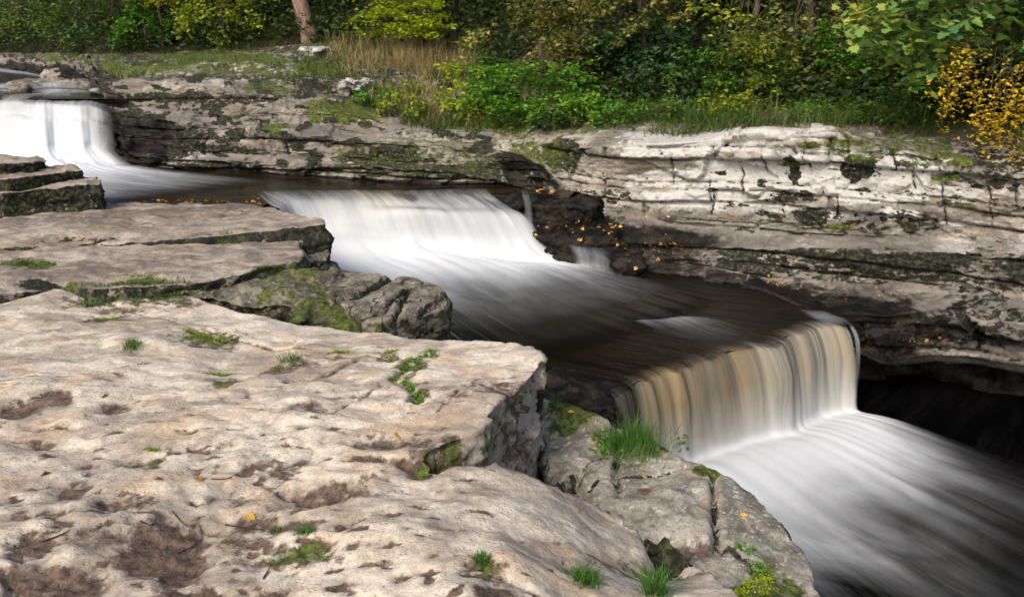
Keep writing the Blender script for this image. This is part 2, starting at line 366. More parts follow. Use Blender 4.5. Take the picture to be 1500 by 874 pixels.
def slab_paint(c):
    at = c['at']; V = c['V']
    for px, py, rx, ry, d, m in [(235, 772, 70, 38, .035, .95), (240, 800, 60, 20, .02, .8), (485, 692, 55, 17, .05, .75), (410, 660, 55, 22, .03, .55), (345, 752, 70, 30, .02, .45), (65, 828, 85, 24, .03, .75),
            (40, 793, 45, 16, .03, .75), (382, 848, 34, 25, .03, .95), (461, 853, 27, 8, .03, .8), (728, 858, 46, 24, .02, 1.), (165, 582, 22, 9, .02, .8), (122, 660, 12, 7, .02, .95), (105, 690, 26, 16, .02, .8),
            (60, 629, 14, 6, .02, .8), (75, 735, 30, 10, .025, .8), (440, 590, 40, 10, .025, .5), (555, 628, 60, 14, .03, .6), (500, 745, 30, 9, .02, .8), (435, 740, 45, 12, .02, .7), (22, 588, 28, 10, .02, .85), (75, 574, 30, 9, .02, .75),
            (205, 712, 45, 14, .02, .5), (25, 745, 30, 12, .02, .55), (255, 838, 60, 20, .02, .6), (320, 865, 60, 16, .02, .55), (140, 770, 40, 14, .02, .5), (160, 715, 25, 8, .02, .7), (590, 815, 16, 6, .02, .7), (620, 660, 30, 14, .02, .7), (540, 773, 8, 4, .01, .8),
            (330, 700, 60, 10, .015, .4), (280, 640, 50, 8, .015, .4), (520, 575, 40, 6, .015, .4), (470, 770, 30, 12, .02, .6), (200, 655, 30, 6, .01, .4), (40, 866, 20, 8, .01, .6)]:
        blob(c, px, py, rx, ry, zS(py), d, 'mud', m)
        blob(c, px + rx * .2, py, rx * 1.5, ry * 1.5, zS(py), 0, 'damp_shade', min(1, m * .9))
    for pts, w, d in [([(0, 822), (25, 850), (52, 880)], .018, .035), ([(420, 560), (480, 545), (530, 520), (620, 515), (640, 512)], .02, .03), ([(640, 512), (600, 525), (575, 550), (605, 570), (618, 590)], .03, .04), ([(350, 545), (420, 530), (455, 515), (520, 512), (560, 512)], .02, .03),
            ([(410, 690), (470, 700), (520, 680), (545, 672)], .02, .05), ([(480, 600), (520, 580), (560, 555)], .012, .015), ([(560, 650), (600, 660), (640, 665)], .03, .03), ([(690, 800), (740, 815), (830, 838), (900, 850)], .02, .03), ([(770, 545), (700, 553), (640, 600)], .01, .008), ([(130, 435), (200, 452), (260, 470), (330, 500)], .02, .02), ([(0, 560), (120, 545), (220, 520)], .012, .012), ([(40, 612), (80, 606), (110, 610)], .015, .03), ([(300, 470), (400, 500), (470, 505), (560, 500)], .02, .03)]:
        groove(c, pts, w, d, zS(np.mean([q[1] for q in pts])), 'mud', .65)
    for px, py, rx, ry, m in [(600, 535, 20, 14, 1.), (612, 575, 14, 16, .9), (325, 548, 26, 7, .8), (425, 525, 30, 10, .7), (440, 775, 55, 12, .9), (300, 490, 40, 10, .9), (155, 466, 26, 6, .8), (222, 658, 24, 6, .8), (215, 432, 70, 16, 1.), (130, 440, 25, 6, .9), (495, 517, 18, 5, .8), (570, 517, 14, 5, .8), (850, 840, 50, 16, .9), (705, 810, 28, 12, .7), (660, 640, 40, 14, .7), (640, 660, 30, 10, .9), (190, 503, 14, 6, .9), (740, 570, 60, 12, .35)]:
        blob(c, px, py, rx * 1.35, ry * 1.5, zS(py), .006, 'mud', .62); blob(c, px, py, rx, ry, zS(py), 0, 'moss', m * .68)
    blob(c, 972, 825, 30, 28, -.6, .10, 'dark', .85); blob(c, 950, 862, 60, 16, -.58, .02, 'moss', .6); blob(c, 905, 868, 80, 10, -.5, 0, 'mud', .6)
    # the block's river side: shade painted into its colour, plus a mossy upper edge
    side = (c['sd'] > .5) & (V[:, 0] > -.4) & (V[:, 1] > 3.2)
    at['dark'] = np.maximum(at['dark'], np.where(side, .30, 0)); at['damp_shade'] = np.maximum(at['damp_shade'], np.where(side, .95, 0))
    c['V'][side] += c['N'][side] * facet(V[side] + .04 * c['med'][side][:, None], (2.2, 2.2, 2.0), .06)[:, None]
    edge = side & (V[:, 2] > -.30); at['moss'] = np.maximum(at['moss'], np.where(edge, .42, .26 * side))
slab_outline = [('w', -5.2, 6.6, -.2), (-60, 432, -.18), (80, 424, -.2), (160, 440, -.22), (270, 430, -.25), (350, 462, -.28), (440, 478, -.3), (515, 486, -.3), (600, 497, -.22), (670, 502, -.17), (710, 497, -.12), (758, 502, -.08), (788, 514, -.06),
    (796, 524, -.07), (778, 548, -.06), (742, 582, -.05), (702, 620, -.04), (652, 643, -.05), (622, 658, -.06), (640, 678, -.06), (690, 674, -.08), (762, 690, -.16), (832, 732, -.36), (900, 778, -.52), (965, 806, -.60), (1020, 850, -.66),
    ('w', 1.1, 2.2, -.72), ('w', 1.2, .2, -.7), ('w', 1.0, -1.6, -.5), ('w', -5.2, -1.6, 0)]
slab_ctrl = [('w', 0, 3, 0), ('w', -2, 3, 0), ('w', -1, 2, 0), ('w', 0, 1, 0), ('w', -3, 1, 0), ('w', -3, 4.5, -.04), ('w', -1.2, 4.4, -.02), ('w', -.2, 4.4, -.02), (700, 560, -.03), (720, 530, -.05), (400, 520, -.18), (200, 500, -.14), (600, 750, 0), (700, 720, -.04), (760, 740, -.12), (800, 790, -.22), (880, 830, -.42), (700, 860, -.03), (820, 872, -.25), (950, 860, -.56), ('w', .35, 1.6, -.1), ('w', -.2, 2.3, 0), ('w', -4.5, 2, 0), (560, 560, -.06), (450, 600, -.02)]
slab = rock('rock_slab', slab_outline, slab_ctrl, .95, .0165, M_SLAB, smooth=2, taper=.0, side=.05, lump=.012, rough=.007, bed=.03, shape=slab_shape, paint=slab_paint, seed=1)
tag(slab, 'wide pale sandstone slab in front, pitted with muddy hollows and grass tufts', 'rock slab')

# --- the ledges behind it
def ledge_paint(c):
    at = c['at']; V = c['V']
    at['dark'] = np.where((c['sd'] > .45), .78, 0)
    at['damp_shade'] = np.clip(c['med'] * .9 + .1, 0, .8) * c['up']
    px, py = proj(V)
    at['wet'] = sstep(302, 296, py) * sstep(140, 200, px) * .75
    for a in [(95, 345, 60, 9, .8, 'dark', .04), (410, 340, 20, 6, .6, 'dark', .0), (330, 352, 14, 5, .9, 'moss', 0), (280, 340, 60, 6, .4, 'mud', .02), (340, 308, 40, 5, .5, 'mud', .02), (210, 320, 40, 6, .4, 'mud', .02)]:
        blob(c, a[0], a[1], a[2], a[3], -.1, a[6], a[5], a[4])
    V[:, 2] += c['up'] * fbm(V * [1, 1, 0], (2.2, 3.5, 1), 4, off=(4, 4, 1)) * .022
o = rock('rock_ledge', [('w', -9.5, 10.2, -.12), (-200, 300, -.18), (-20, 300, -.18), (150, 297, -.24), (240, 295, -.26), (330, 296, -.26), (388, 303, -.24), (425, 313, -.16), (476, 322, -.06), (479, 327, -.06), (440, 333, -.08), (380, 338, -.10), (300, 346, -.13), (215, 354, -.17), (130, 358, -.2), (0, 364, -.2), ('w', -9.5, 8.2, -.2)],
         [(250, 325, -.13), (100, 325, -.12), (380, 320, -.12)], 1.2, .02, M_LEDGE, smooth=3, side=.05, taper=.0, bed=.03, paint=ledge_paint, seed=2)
tag(o, 'flat grey-brown ledge beside the upper pool, ending in a dark square corner', 'rock ledge')
def ledge2_paint(c):
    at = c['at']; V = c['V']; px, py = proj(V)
    at['dark'] = np.where(c['sd'] > .5, .6, 0); at['damp_shade'] = np.clip(c['med'] * .9, 0, .7) * c['up']
    at['moss'] = sstep(330, 400, px) * sstep(378, 395, py) * .75
    for a in [(30, 385, 42, 8, .9, 'moss', .02), (45, 395, 30, 6, .6, 'moss', .0), (105, 413, 20, 5, .7, 'moss', .02), (200, 405, 35, 4, .7, 'moss', .01), (60, 420, 40, 10, .8, 'dark', .02), (285, 420, 40, 10, .7, 'dark', .0), (400, 355, 40, 10, .3, 'mud', .0)]:
        blob(c, a[0], a[1], a[2], a[3], -.18, a[6], a[5], a[4])
    V[:, 2] += c['up'] * fbm(V * [1, 1, 0], (2.4, 3.5, 1), 4, off=(2, 4, 7)) * .03
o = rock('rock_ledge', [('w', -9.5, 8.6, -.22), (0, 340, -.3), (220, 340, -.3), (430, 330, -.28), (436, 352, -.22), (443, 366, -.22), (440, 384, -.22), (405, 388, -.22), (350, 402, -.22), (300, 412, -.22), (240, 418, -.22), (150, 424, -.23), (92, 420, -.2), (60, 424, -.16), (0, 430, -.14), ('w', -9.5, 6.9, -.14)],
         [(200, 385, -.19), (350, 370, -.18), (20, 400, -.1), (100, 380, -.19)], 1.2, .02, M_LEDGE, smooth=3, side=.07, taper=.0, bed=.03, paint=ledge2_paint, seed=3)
tag(o, 'lower grey-brown ledge with a mossy front edge, just behind the pale slab', 'rock ledge')
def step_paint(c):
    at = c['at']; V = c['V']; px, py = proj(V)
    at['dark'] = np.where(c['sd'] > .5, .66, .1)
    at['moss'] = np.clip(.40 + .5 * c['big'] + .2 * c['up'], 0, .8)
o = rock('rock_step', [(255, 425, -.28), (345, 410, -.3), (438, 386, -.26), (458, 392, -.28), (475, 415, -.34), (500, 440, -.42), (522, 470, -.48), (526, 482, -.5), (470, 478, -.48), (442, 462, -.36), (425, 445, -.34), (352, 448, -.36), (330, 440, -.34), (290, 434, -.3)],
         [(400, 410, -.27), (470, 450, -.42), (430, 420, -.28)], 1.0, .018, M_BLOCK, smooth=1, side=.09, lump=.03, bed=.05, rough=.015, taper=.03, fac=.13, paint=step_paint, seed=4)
tag(o, 'dark broken rock step covered in green moss behind the pale slab', 'rock')
# small stacked blocks by the corner of the upper ledge
o = rock('rock_block', [(436, 362, -.33), (470, 360, -.33), (484, 368, -.34), (482, 380, -.36), (455, 384, -.36), (440, 378, -.35)], [], .9, .02, M_BLOCK, smooth=1, side=.06, lump=.02, fac=.1, paint=lambda c: c['at'].update(dark=np.where(c['sd'] > .5, .5, .1)), seed=5)
tag(o, 'small dark stone wedged under the square corner of the upper ledge', 'rock')
# dark split block at the waterside
def block_paint(c):
    at = c['at']; V = c['V']; px, py = proj(V)
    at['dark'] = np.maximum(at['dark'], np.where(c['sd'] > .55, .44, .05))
    at['moss'] = np.clip(np.where(c['sd'] > .4, .42, .12) * (px < 560) + .4 * (px > 640) * c['sd'], 0, 1)
def block_shape(c):
    for pts, w, d in [([(600, 420), (575, 455), (540, 462)], .02, .07), ([(470, 430), (520, 428), (575, 405)], .04, .10), ([(500, 455), (560, 445), (600, 418)], .02, .05)]:
        groove(c, pts, w, d, -.3, 'dark', .8)
    V = c['V']; q = V @ np.array([.55, -.45, .9]); b = np.floor(q / .13 + c['med'] * .5); V[:, 2] += c['up'] * ((b * 7.13) % 1 - .5) * .07; fr = q / .13 + c['med'] * .5 - b; c['at']['dark'] = np.maximum(c['at']['dark'], .75 * (np.minimum(fr, 1 - fr) < .07))
o = rock('rock_block', [(462, 394, -.27), (500, 389, -.27), (545, 396, -.27), (575, 402, -.29), (600, 402, -.3), (640, 418, -.32), (652, 426, -.33), (661, 440, -.36), (645, 455, -.4), (605, 472, -.44), (540, 480, -.46), (505, 450, -.38), (480, 428, -.32)],
         [(560, 430, -.32), (610, 440, -.35)], 1.1, .017, M_BLOCK, smooth=1, side=.04, lump=.01, bed=.03, rough=.010, taper=.02, fac=.055, fs=1.5, shape=block_shape, paint=block_paint, seed=6)
tag(o, 'big dark split rock block jutting into the white water below the middle fall', 'rock')
# stacked layers at the left edge
def stack_paint(c):
    c['at']['dark'] = np.where(c['sd'] > .42, .74, 0) ; c['at']['damp_shade'] = np.clip(c['med'], 0, .7)
    c['at']['moss'] = np.where((c['sd'] > .3) & (c['med'] > .1), .4, 0)
for i, (ol, dp, lab) in enumerate([
    ([('w', -8.5, 9.9, .12), (-120, 284, .1), (0, 284, .1), (60, 276, .11), (148, 268, .12), (150, 262, .12), (120, 258, .12), (40, 254, .12), ('w', -8.5, 11.3, .12)], .42, 'lowest and longest layer of the stacked mossy rocks at the left edge'),
    ([('w', -8.5, 10.4, .27), (-120, 262, .25), (10, 262, .25), (60, 256, .24), (118, 250, .22), (112, 244, .23), (60, 241, .26), (0, 240, .27), ('w', -8.5, 11.4, .27)], .2, 'middle layer of the stacked mossy rocks at the left edge'),
    ([('w', -8.5, 10.7, .42), (-120, 242, .4), (0, 240, .38), (50, 238, .36), (72, 233, .36), (50, 229, .38), (0, 225, .42), ('w', -8.5, 11.5, .42)], .2, 'top layer of the stacked mossy rocks at the left edge, below the upper fall')]):
    o = rock('rock_layer', ol, [], dp, .018, M_LEDGE, smooth=1, side=.07, lump=.03, rough=.015, taper=-.02, bed=.04, fac=.07, fs=1.8, paint=stack_paint, seed=7 + i)
    tag(o, lab, 'rock', 'stacked rock layers')
# lichened shelf at lower right
def shelf_shape(c):
    V = c['V']; px, py = proj(V)
    for pts, w, d in [([(898, 615), (905, 655), (902, 690), (912, 720)], .02, .045), ([(820, 745), (880, 690), (960, 690), (1010, 680)], .014, .015), ([(1045, 690), (1048, 740), (1052, 790)], .02, .07), ([(1050, 775), (1100, 800), (1130, 850)], .02, .03), ([(850, 672), (905, 655)], .01, .02)]:
        groove(c, pts, w, d, -.66, 'dark', .6)
    for px0, py0, rx, ry, d in [(975, 815, 26, 30, .20), (1010, 790, 40, 14, .04), (1052, 782, 10, 10, .08), (945, 712, 14, 7, .015)]:
        blob(c, px0, py0, rx, ry, -.66, d, 'dark' if d > .1 else 'mud', .7)
    V[:, 2] += c['up'] * fbm(V * [1, 1, 0], 3., 5, off=(9, 3, 3)) * .035
def shelf_paint(c):
    at = c['at']; px, py = proj(c['V'])
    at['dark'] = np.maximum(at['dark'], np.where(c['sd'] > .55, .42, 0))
    for a in [(870, 602, 70, 16, .9), (835, 615, 45, 20, .75), (930, 650, 60, 14, .7), (980, 650, 40, 12, .8), (1035, 692, 20, 9, .9), (975, 860, 40, 16, .8), (1150, 840, 45, 40, .62), (1115, 870, 50, 30, .7), (1010, 845, 20, 20, .4), (1090, 860, 20, 20, .6), (945, 575, 20, 10, .8)]:
        blob(c, a[0], a[1], a[2], a[3], -.68, 0, 'moss', a[4])
o = rock('rock_shelf', [(795, 578, -.62), (830, 590, -.62), (872, 603, -.62), (920, 625, -.63), (985, 655, -.64), (1040, 680, -.66), (1075, 695, -.69), (1112, 728, -.72), (1150, 775, -.76), (1172, 805, -.80), (1188, 840, -.86), (1190, 870, -.92), ('w', 1.62, 2.9, -1.0), ('w', 1.5, 1.8, -1.0), ('w', .3, 1.8, -1.), ('w', -.2, 3., -.85), (826, 742, -.74), (838, 722, -.72), (860, 694, -.7), (874, 670, -.69), (866, 668, -.71), (848, 692, -.74), (818, 716, -.80), (808, 700, -.80), (802, 640, -.74)],
         [(960, 700, -.64), (1000, 760, -.66), (1090, 770, -.68), (900, 740, -.66), (930, 640, -.64)], 1.7, .0165, M_LICHEN, smooth=3, side=.08, lump=.02, rough=.01, taper=-.0, bed=.03, shape=shelf_shape, paint=shelf_paint, seed=11)
tag(o, 'rounded grey rock shelf with pale lichen spots beside the lower fall', 'rock shelf')
# wet black rocks at the near end of the lowest lip
o = rock('wet_rock', [(792, 545, -.9), (840, 540, -.95), (872, 562, -1.0), (895, 585, -1.0), (880, 605, -1.0), (840, 610, -.95), (800, 600, -.9)], [(830, 570, -.88)], 1.2, .025, M_WETROCK, smooth=1, side=.1, lump=.05, fac=.16, paint=lambda c: c['at'].update(wet=np.full(len(c['V']), .7)), seed=12)
tag(o, 'wet black rocks between the pale slab and the near end of the lower fall', 'rock')
# ---------------------------------------------------------------- far bank: layered limestone, traced column by column
# column px: (py, distance) of l0 foot, l1 ledge front, l2 ledge back, l3 riser top, l4 tread back, l5 wall top, l6 top tread back, l7 foot of the wood
BK = {
 -700: [(97, 30), (94, 30.1), (92, 30.5), (88, 30.6), (86, 31), (84, 31.3), (82, 32), (78, 33)],
 -200: [(97, 25), (94, 25.1), (92, 25.5), (88, 25.6), (86, 26), (84, 26.3), (82, 27), (77, 28)],
 0:    [(98, 22), (95, 22.1), (93, 22.4), (89, 22.6), (87, 23), (85, 23.3), (82, 24), (77, 25)],
 110:  [(114, 18), (106, 18.1), (102, 18.5), (96, 18.6), (94, 19), (90, 19.3), (86, 20.4), (77, 22)],
 140:  [(150, 15.6), (135, 15.7), (130, 16), (118, 16.1), (114, 16.4), (104, 16.7), (94, 18.5), (78, 20.5)],
 168:  [(243, 14.0), (222, 14.05), (214, 14.35), (166, 14.45), (154, 14.9), (120, 15.3), (106, 16.8), (78, 19.3)],
 300:  [(251, 13.4), (232, 13.4), (220, 13.8), (180, 13.9), (172, 14.4), (122, 14.7), (105, 16.2), (74, 18.5)],
 450:  [(259, 12.9), (242, 12.9), (228, 13.3), (195, 13.4), (185, 13.9), (150, 14.1), (112, 15.5), (60, 18)],
 600:  [(266, 12.4), (246, 12.4), (237, 12.8), (208, 12.9), (200, 13.3), (186, 13.5), (165, 14.3), (55, 17.5)],
 700:  [(269, 12.2), (256, 12.2), (247, 12.5), (222, 12.6), (212, 13.0), (192, 13.2), (178, 14), (70, 17)],
 770:  [(274, 11.95), (262, 12.0), (254, 12.3), (228, 12.35), (220, 12.7), (200, 12.9), (182, 13.7), (105, 16.3)],
 800:  [(300, 11.5), (284, 11.6), (276, 11.9), (250, 12.0), (238, 12.4), (204, 12.6), (185, 13.4), (125, 15.6)],
 850:  [(394, 10.75), (377, 10.8), (358, 11.0), (338, 11.1), (302, 11.7), (215, 11.9), (197, 12.7), (150, 14.8)],
 900:  [(404, 10.5), (390, 10.55), (375, 10.75), (348, 10.85), (313, 11.4), (213, 11.6), (197, 12.4), (160, 14.3)],
 1000: [(414, 10.2), (397, 10.25), (385, 10.5), (358, 10.6), (329, 11.1), (207, 11.3), (193, 12.1), (160, 14)],
 1120: [(437, 9.7), (420, 9.75), (406, 10.1), (363, 10.2), (337, 10.7), (199, 10.9), (187, 11.7), (158, 13.5)],
 1200: [(474, 8.95), (456, 9.0), (412, 9.75), (365, 9.85), (346, 10.3), (196, 10.5), (184, 11.2), (158, 13)],
 1240: [(510, 8.8), (455, 8.85), (415, 9.7), (366, 9.8), (347, 10.2), (198, 10.4), (186, 11.1), (158, 12.9)],
 1300: [(538, 8.75), (460, 8.85), (419, 9.55), (367, 9.65), (349, 10.1), (212, 10.3), (192, 11.0), (162, 12.8)],
 1400: [(534, 8.75), (450, 8.9), (425, 9.3), (366, 9.4), (353, 9.8), (236, 10.0), (205, 10.7), (172, 12.5)],
 1500: [(545, 8.4), (456, 8.5), (433, 8.9), (373, 9.0), (359, 9.4), (250, 9.6), (218, 10.2), (182, 12)],
 1800: [(575, 7.7), (485, 7.8), (458, 8.2), (388, 8.3), (372, 8.7), (262, 8.9), (228, 9.5), (192, 11.4)],
 2300: [(600, 7.0), (505, 7.1), (478, 7.5), (400, 7.6), (385, 8.0), (270, 8.2), (235, 8.8), (200, 10.6)]}
cols = np.array(sorted(BK)); T = np.array([BK[c] for c in cols], float)      # (ncol, 8, 2)
CP = np.concatenate([np.linspace(-700, -60, 90)[:-1], np.arange(-60, 1620, 1.35), np.linspace(1620, 2300, 160)])
def smooth1(a, s):
    k = np.exp(-.5 * (np.arange(-3 * s, 3 * s + 1) / s) ** 2); k /= k.sum()
    return np.convolve(np.pad(a, 3 * s, mode='edge'), k, 'valid')
LP = [smooth1(np.interp(CP, cols, T[:, j, 0]), 7) for j in range(8)]
LY = [smooth1(np.interp(CP, cols, T[:, j, 1]), 7) for j in range(8)]
LINES = [PY(CP, LP[j], LY[j]).T for j in range(8)]                             # each (ncol, 3)
ov = sstep(1195, 1260, CP)
l0 = LINES[0]
# under the lip: a cave on the right, a plain foot elsewhere
u1 = l0 + np.c_[0 * ov, .9 * ov + .02, .04 * ov - .10 * (1 - ov)]
u2 = u1.copy(); u2[:, 2] = np.minimum(u1[:, 2] - .5, np.where(CP > 780, -2.7, l0[:, 2] - .6))
ALL = [u2, u1] + LINES
nseg = [14, 14, 26, 14, 40, 18, 72, 22, 34]
rows = []; rowt = []
for k in range(len(ALL) - 1):
    A, B = ALL[k], ALL[k + 1]
    for i in range(nseg[k]):
        t = i / nseg[k]; rows.append(A * (1 - t) + B * t); rowt.append(k + t)
rows.append(ALL[-1]); rowt.append(len(ALL) - 1.)
G = np.array(rows); rowt = np.array(rowt); nr, nc = G.shape[:2]
# round the profile a little
for _ in range(2):
    G[1:-1] = .25 * G[:-2] + .5 * G[1:-1] + .25 * G[2:]
def gnormal(G):
    du = np.gradient(G, axis=1); dv = np.gradient(G, axis=0)
    n = np.cross(du, dv); n /= np.linalg.norm(n, axis=2, keepdims=True) + 1e-9
    return n
GN = gnormal(G)
if GN[:, :, 1].mean() > 0: GN = -GN
S = np.concatenate([[0], np.cumsum(np.hypot(*np.diff(LINES[3][:, :2], axis=0).T))])   # metres along the shore
SS = np.broadcast_to(S[None], (nr, nc)).ravel()
V = G.reshape(-1, 3).copy(); N = GN.reshape(-1, 3)
RT = np.repeat(rowt, nc); PXc = np.tile(CP, nr)
_, PYc = proj(V)
zw = V[:, 2] + .10 * nz(np.c_[SS * .35, V[:, 1] * .2, 0 * SS], 1, (2, 2, 2)) + .022 * fbm(np.c_[SS * 1.6, V[:, 1], V[:, 2]], 1, 3) - .012 * V[:, 0]
rb = np.random.default_rng(11)
def beds(zw, SS, tmin, tmax, jmin, jmax, seed):
    r = np.random.default_rng(seed); e = [-4.]
    while e[-1] < 6: e.append(e[-1] + r.uniform(tmin, tmax))
    e = np.array(e); b = np.clip(np.searchsorted(e, zw) - 1, 0, len(e) - 2)
    gz = np.minimum(zw - e[b], e[b + 1] - zw); f = (zw - e[b]) / (e[b + 1] - e[b])
    off = r.uniform(0, 20, len(e)); step = r.uniform(jmin, jmax, len(e))
    s = (SS + off[b]) / step[b]; s = s + .28 * np.sin(np.floor(s) * 12.9 + b); j = np.floor(s); fs = s - j
    gs = np.minimum(fs, 1 - fs) * step[b]
    h = np.sin(j * 127.1 + b * 311.7) * 43758.5; rnd = h - np.floor(h)
    h2 = np.sin(b * 91.7 + seed) * 9758.5; rb_ = h2 - np.floor(h2)
    return b, f, gz, gs, rnd, rb_
b1, f1, gz1, gs1, r1, rb1 = beds(zw, SS, .10, .30, .5, 1.6, 3)
b2, f2, gz2, gs2, r2, rb2 = beds(zw + .03 * nz(V, 2.5), SS, .035, .10, .22, .9, 9)
riser = np.clip(1 - np.abs(N[:, 2]) * 1.15, 0, 1)
veg = sstep(8.1, 9.0, RT)                                           # towards the foot of the wood
big = fbm(V, (.8, .8, 1.2), 4, off=(1, 2, 3)); med = fbm(V, (3.5, 3.5, 7), 4, off=(4, 2, 3)); sml = fbm(V, (14, 14, 26), 3, off=(4, 6, 3))
left = sstep(860, 760, PXc); right = 1 - left
setb = (.20 * (rb1 - .5) + .12 * (r1 - .5) + (.05 * (rb2 - .5) + .05 * (r2 - .5)) * (left + .25 * right)) * (left * 1.3 + right * 1.35)
gv = np.exp(-(gz1 / .014) ** 2) * .07 + np.exp(-(gs1 / .026) ** 2) * .09 * (r1 > .25) + np.exp(-(gz2 / .008) ** 2) * .022 * (med > -.1) * (left + .3 * right)
fq = np.c_[SS, V[:, 1], zw] + .05 * med[:, None]
fct = facet(fq, (1.3, 1.3, 3.2), .12, (3, 3, 3)) + facet(fq, (3.4, 3.4, 9.), .05, (1, 3, 3)) * (left + .4 * right)
D = riser * (setb - gv) + .07 * big * (1 - .6 * veg) + .012 * med * (.4 + .6 * riser) + .009 * sml + fct * (.35 + .65 * riser) * (1 - veg)
V += N * (D * (1 - .5 * veg))[:, None]
# ledges: pull the sloping rock on the left into small steps
wstep = left * (1 - veg) * sstep(2.6, 3.2, RT)
fz = sstep(.55, .95, f1) - f1
V[:, 2] += wstep * fz * .13 * (1 - .3 * riser)
at = {k: np.zeros(len(V)) for k in ('mud', 'moss', 'dark', 'wet', 'white', 'damp_shade')}
nA = fbm(np.c_[SS * .9, V[:, 1] * .3, V[:, 2] * 4], 1, 5, off=(5, 5, 5)); nB = fbm(np.c_[SS * 2.2, V[:, 1], V[:, 2] * 7], 1, 5, off=(7, 1, 5))
# pale, weathered wall on the right
wall = sstep(6.05, 6.25, RT) * sstep(8.3, 7.7, RT) * sstep(860, 960, PXc) * sstep(1520, 1380, PXc)
at['white'] = wall * np.clip(.86 - .9 * sstep(.12, .4, nA) + .55 * nB - .45 * sstep(1250, 1480, PXc) * sstep(240, 215, PYc), 0, 1)
at['white'] = np.maximum(at['white'], sstep(3.9, 4.2, RT) * sstep(6.3, 6.0, RT) * sstep(1050, 1200, PXc) * np.clip(.42 + .6 * nA, 0, .75))
at['white'] = np.maximum(at['white'], left * riser * np.clip(.18 + 1.3 * nB + .4 * (r1 - .5), 0, .8) * sstep(380, 470, PXc))
crack = np.clip(np.exp(-(gz1 / .016) ** 2) + np.exp(-(gs1 / .02) ** 2) * (r1 > .25), 0, 1)
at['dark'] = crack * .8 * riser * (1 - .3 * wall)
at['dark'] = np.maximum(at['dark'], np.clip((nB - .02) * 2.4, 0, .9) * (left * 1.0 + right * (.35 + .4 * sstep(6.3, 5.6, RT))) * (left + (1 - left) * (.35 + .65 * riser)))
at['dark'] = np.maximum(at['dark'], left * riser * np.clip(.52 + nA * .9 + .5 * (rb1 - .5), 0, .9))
# the mossy riser above the leaf ledge
mr = sstep(4.1, 4.25, RT) * sstep(5.15, 4.85, RT) * sstep(1000, 1080, PXc)
at['dark'] = np.maximum(at['dark'], mr * np.clip(.62 + .8 * nA + .35 * nB, 0, 1))
at['dark'] = np.maximum(at['dark'], sstep(3.05, 2.9, RT) * sstep(1480, 1420, PXc) * sstep(1180, 1240, PXc) * np.clip(.55 + .6 * nA, 0, 1))
at['dark'] = np.maximum(at['dark'], sstep(1.95, 1.8, RT) * .9)
# lower right face, blotched
at['white'] = np.maximum(at['white'], sstep(1380, 1440, PXc) * sstep(2.1, 2.5, RT) * sstep(4.2, 4.0, RT) * np.clip(.45 + 1.2 * nB, 0, .8))
def patch(px, py, rx, ry, att, amt):
    r = np.hypot((PXc - px) / rx, (PYc - py) / ry) + .5 * med + .3 * nB
    at[att] = np.maximum(at[att], amt * sstep(1.35, .75, r))
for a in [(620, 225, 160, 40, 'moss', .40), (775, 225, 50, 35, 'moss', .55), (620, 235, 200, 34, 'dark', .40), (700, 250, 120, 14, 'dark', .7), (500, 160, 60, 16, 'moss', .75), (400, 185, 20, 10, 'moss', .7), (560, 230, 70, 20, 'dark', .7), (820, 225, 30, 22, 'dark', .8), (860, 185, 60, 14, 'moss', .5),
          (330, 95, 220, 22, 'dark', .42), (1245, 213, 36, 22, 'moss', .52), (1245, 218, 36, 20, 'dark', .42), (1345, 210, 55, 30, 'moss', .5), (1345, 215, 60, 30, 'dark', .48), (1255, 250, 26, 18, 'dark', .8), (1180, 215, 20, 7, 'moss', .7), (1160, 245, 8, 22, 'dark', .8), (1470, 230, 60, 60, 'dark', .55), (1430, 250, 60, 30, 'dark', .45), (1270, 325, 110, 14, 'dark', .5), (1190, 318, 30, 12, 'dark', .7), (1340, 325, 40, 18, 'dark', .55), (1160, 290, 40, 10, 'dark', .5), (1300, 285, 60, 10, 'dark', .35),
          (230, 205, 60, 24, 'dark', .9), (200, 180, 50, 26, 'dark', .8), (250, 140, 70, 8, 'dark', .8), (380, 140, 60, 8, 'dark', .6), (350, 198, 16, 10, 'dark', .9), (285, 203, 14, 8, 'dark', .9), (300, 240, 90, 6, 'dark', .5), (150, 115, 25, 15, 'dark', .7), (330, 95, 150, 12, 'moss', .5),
          (1240, 480, 110, 50, 'dark', .62), (1250, 450, 110, 30, 'damp_shade', .95), (1350, 430, 100, 14, 'damp_shade', .9), (1000, 350, 120, 25, 'damp_shade', .9), (1330, 480, 60, 30, 'damp_shade', .9), (870, 300, 50, 30, 'dark', .5), (1450, 395, 60, 35, 'dark', .4), (1300, 390, 80, 20, 'dark', .62), (1100, 390, 60, 20, 'dark', .7)]:
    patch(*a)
for px, py, hh_ in [(1383, 300, 34), (1180, 228, 22), (1245, 226, 24), (1085, 262, 22), (1310, 234, 16), (1040, 288, 28), (1450, 300, 34), (1228, 302, 16), (1140, 300, 18), (985, 250, 22), (1340, 262, 16), (1120, 240, 14)]:
    cx = np.exp(-((PXc - px - 3 * med - .12 * (PYc - py)) / 1.6) ** 2) * sstep(hh_ + 6, hh_ - 6, np.abs(PYc - py)); at['dark'] = np.maximum(at['dark'], .72 * cx); V -= N * (.05 * cx)[:, None]
rq = np.random.default_rng(77)
for _ in range(34):
    patch(rq.uniform(1040, 1500), rq.uniform(225, 340), rq.uniform(6, 26), rq.uniform(2.5, 6), rq.choice(['dark', 'dark', 'moss']), rq.uniform(.5, .75))
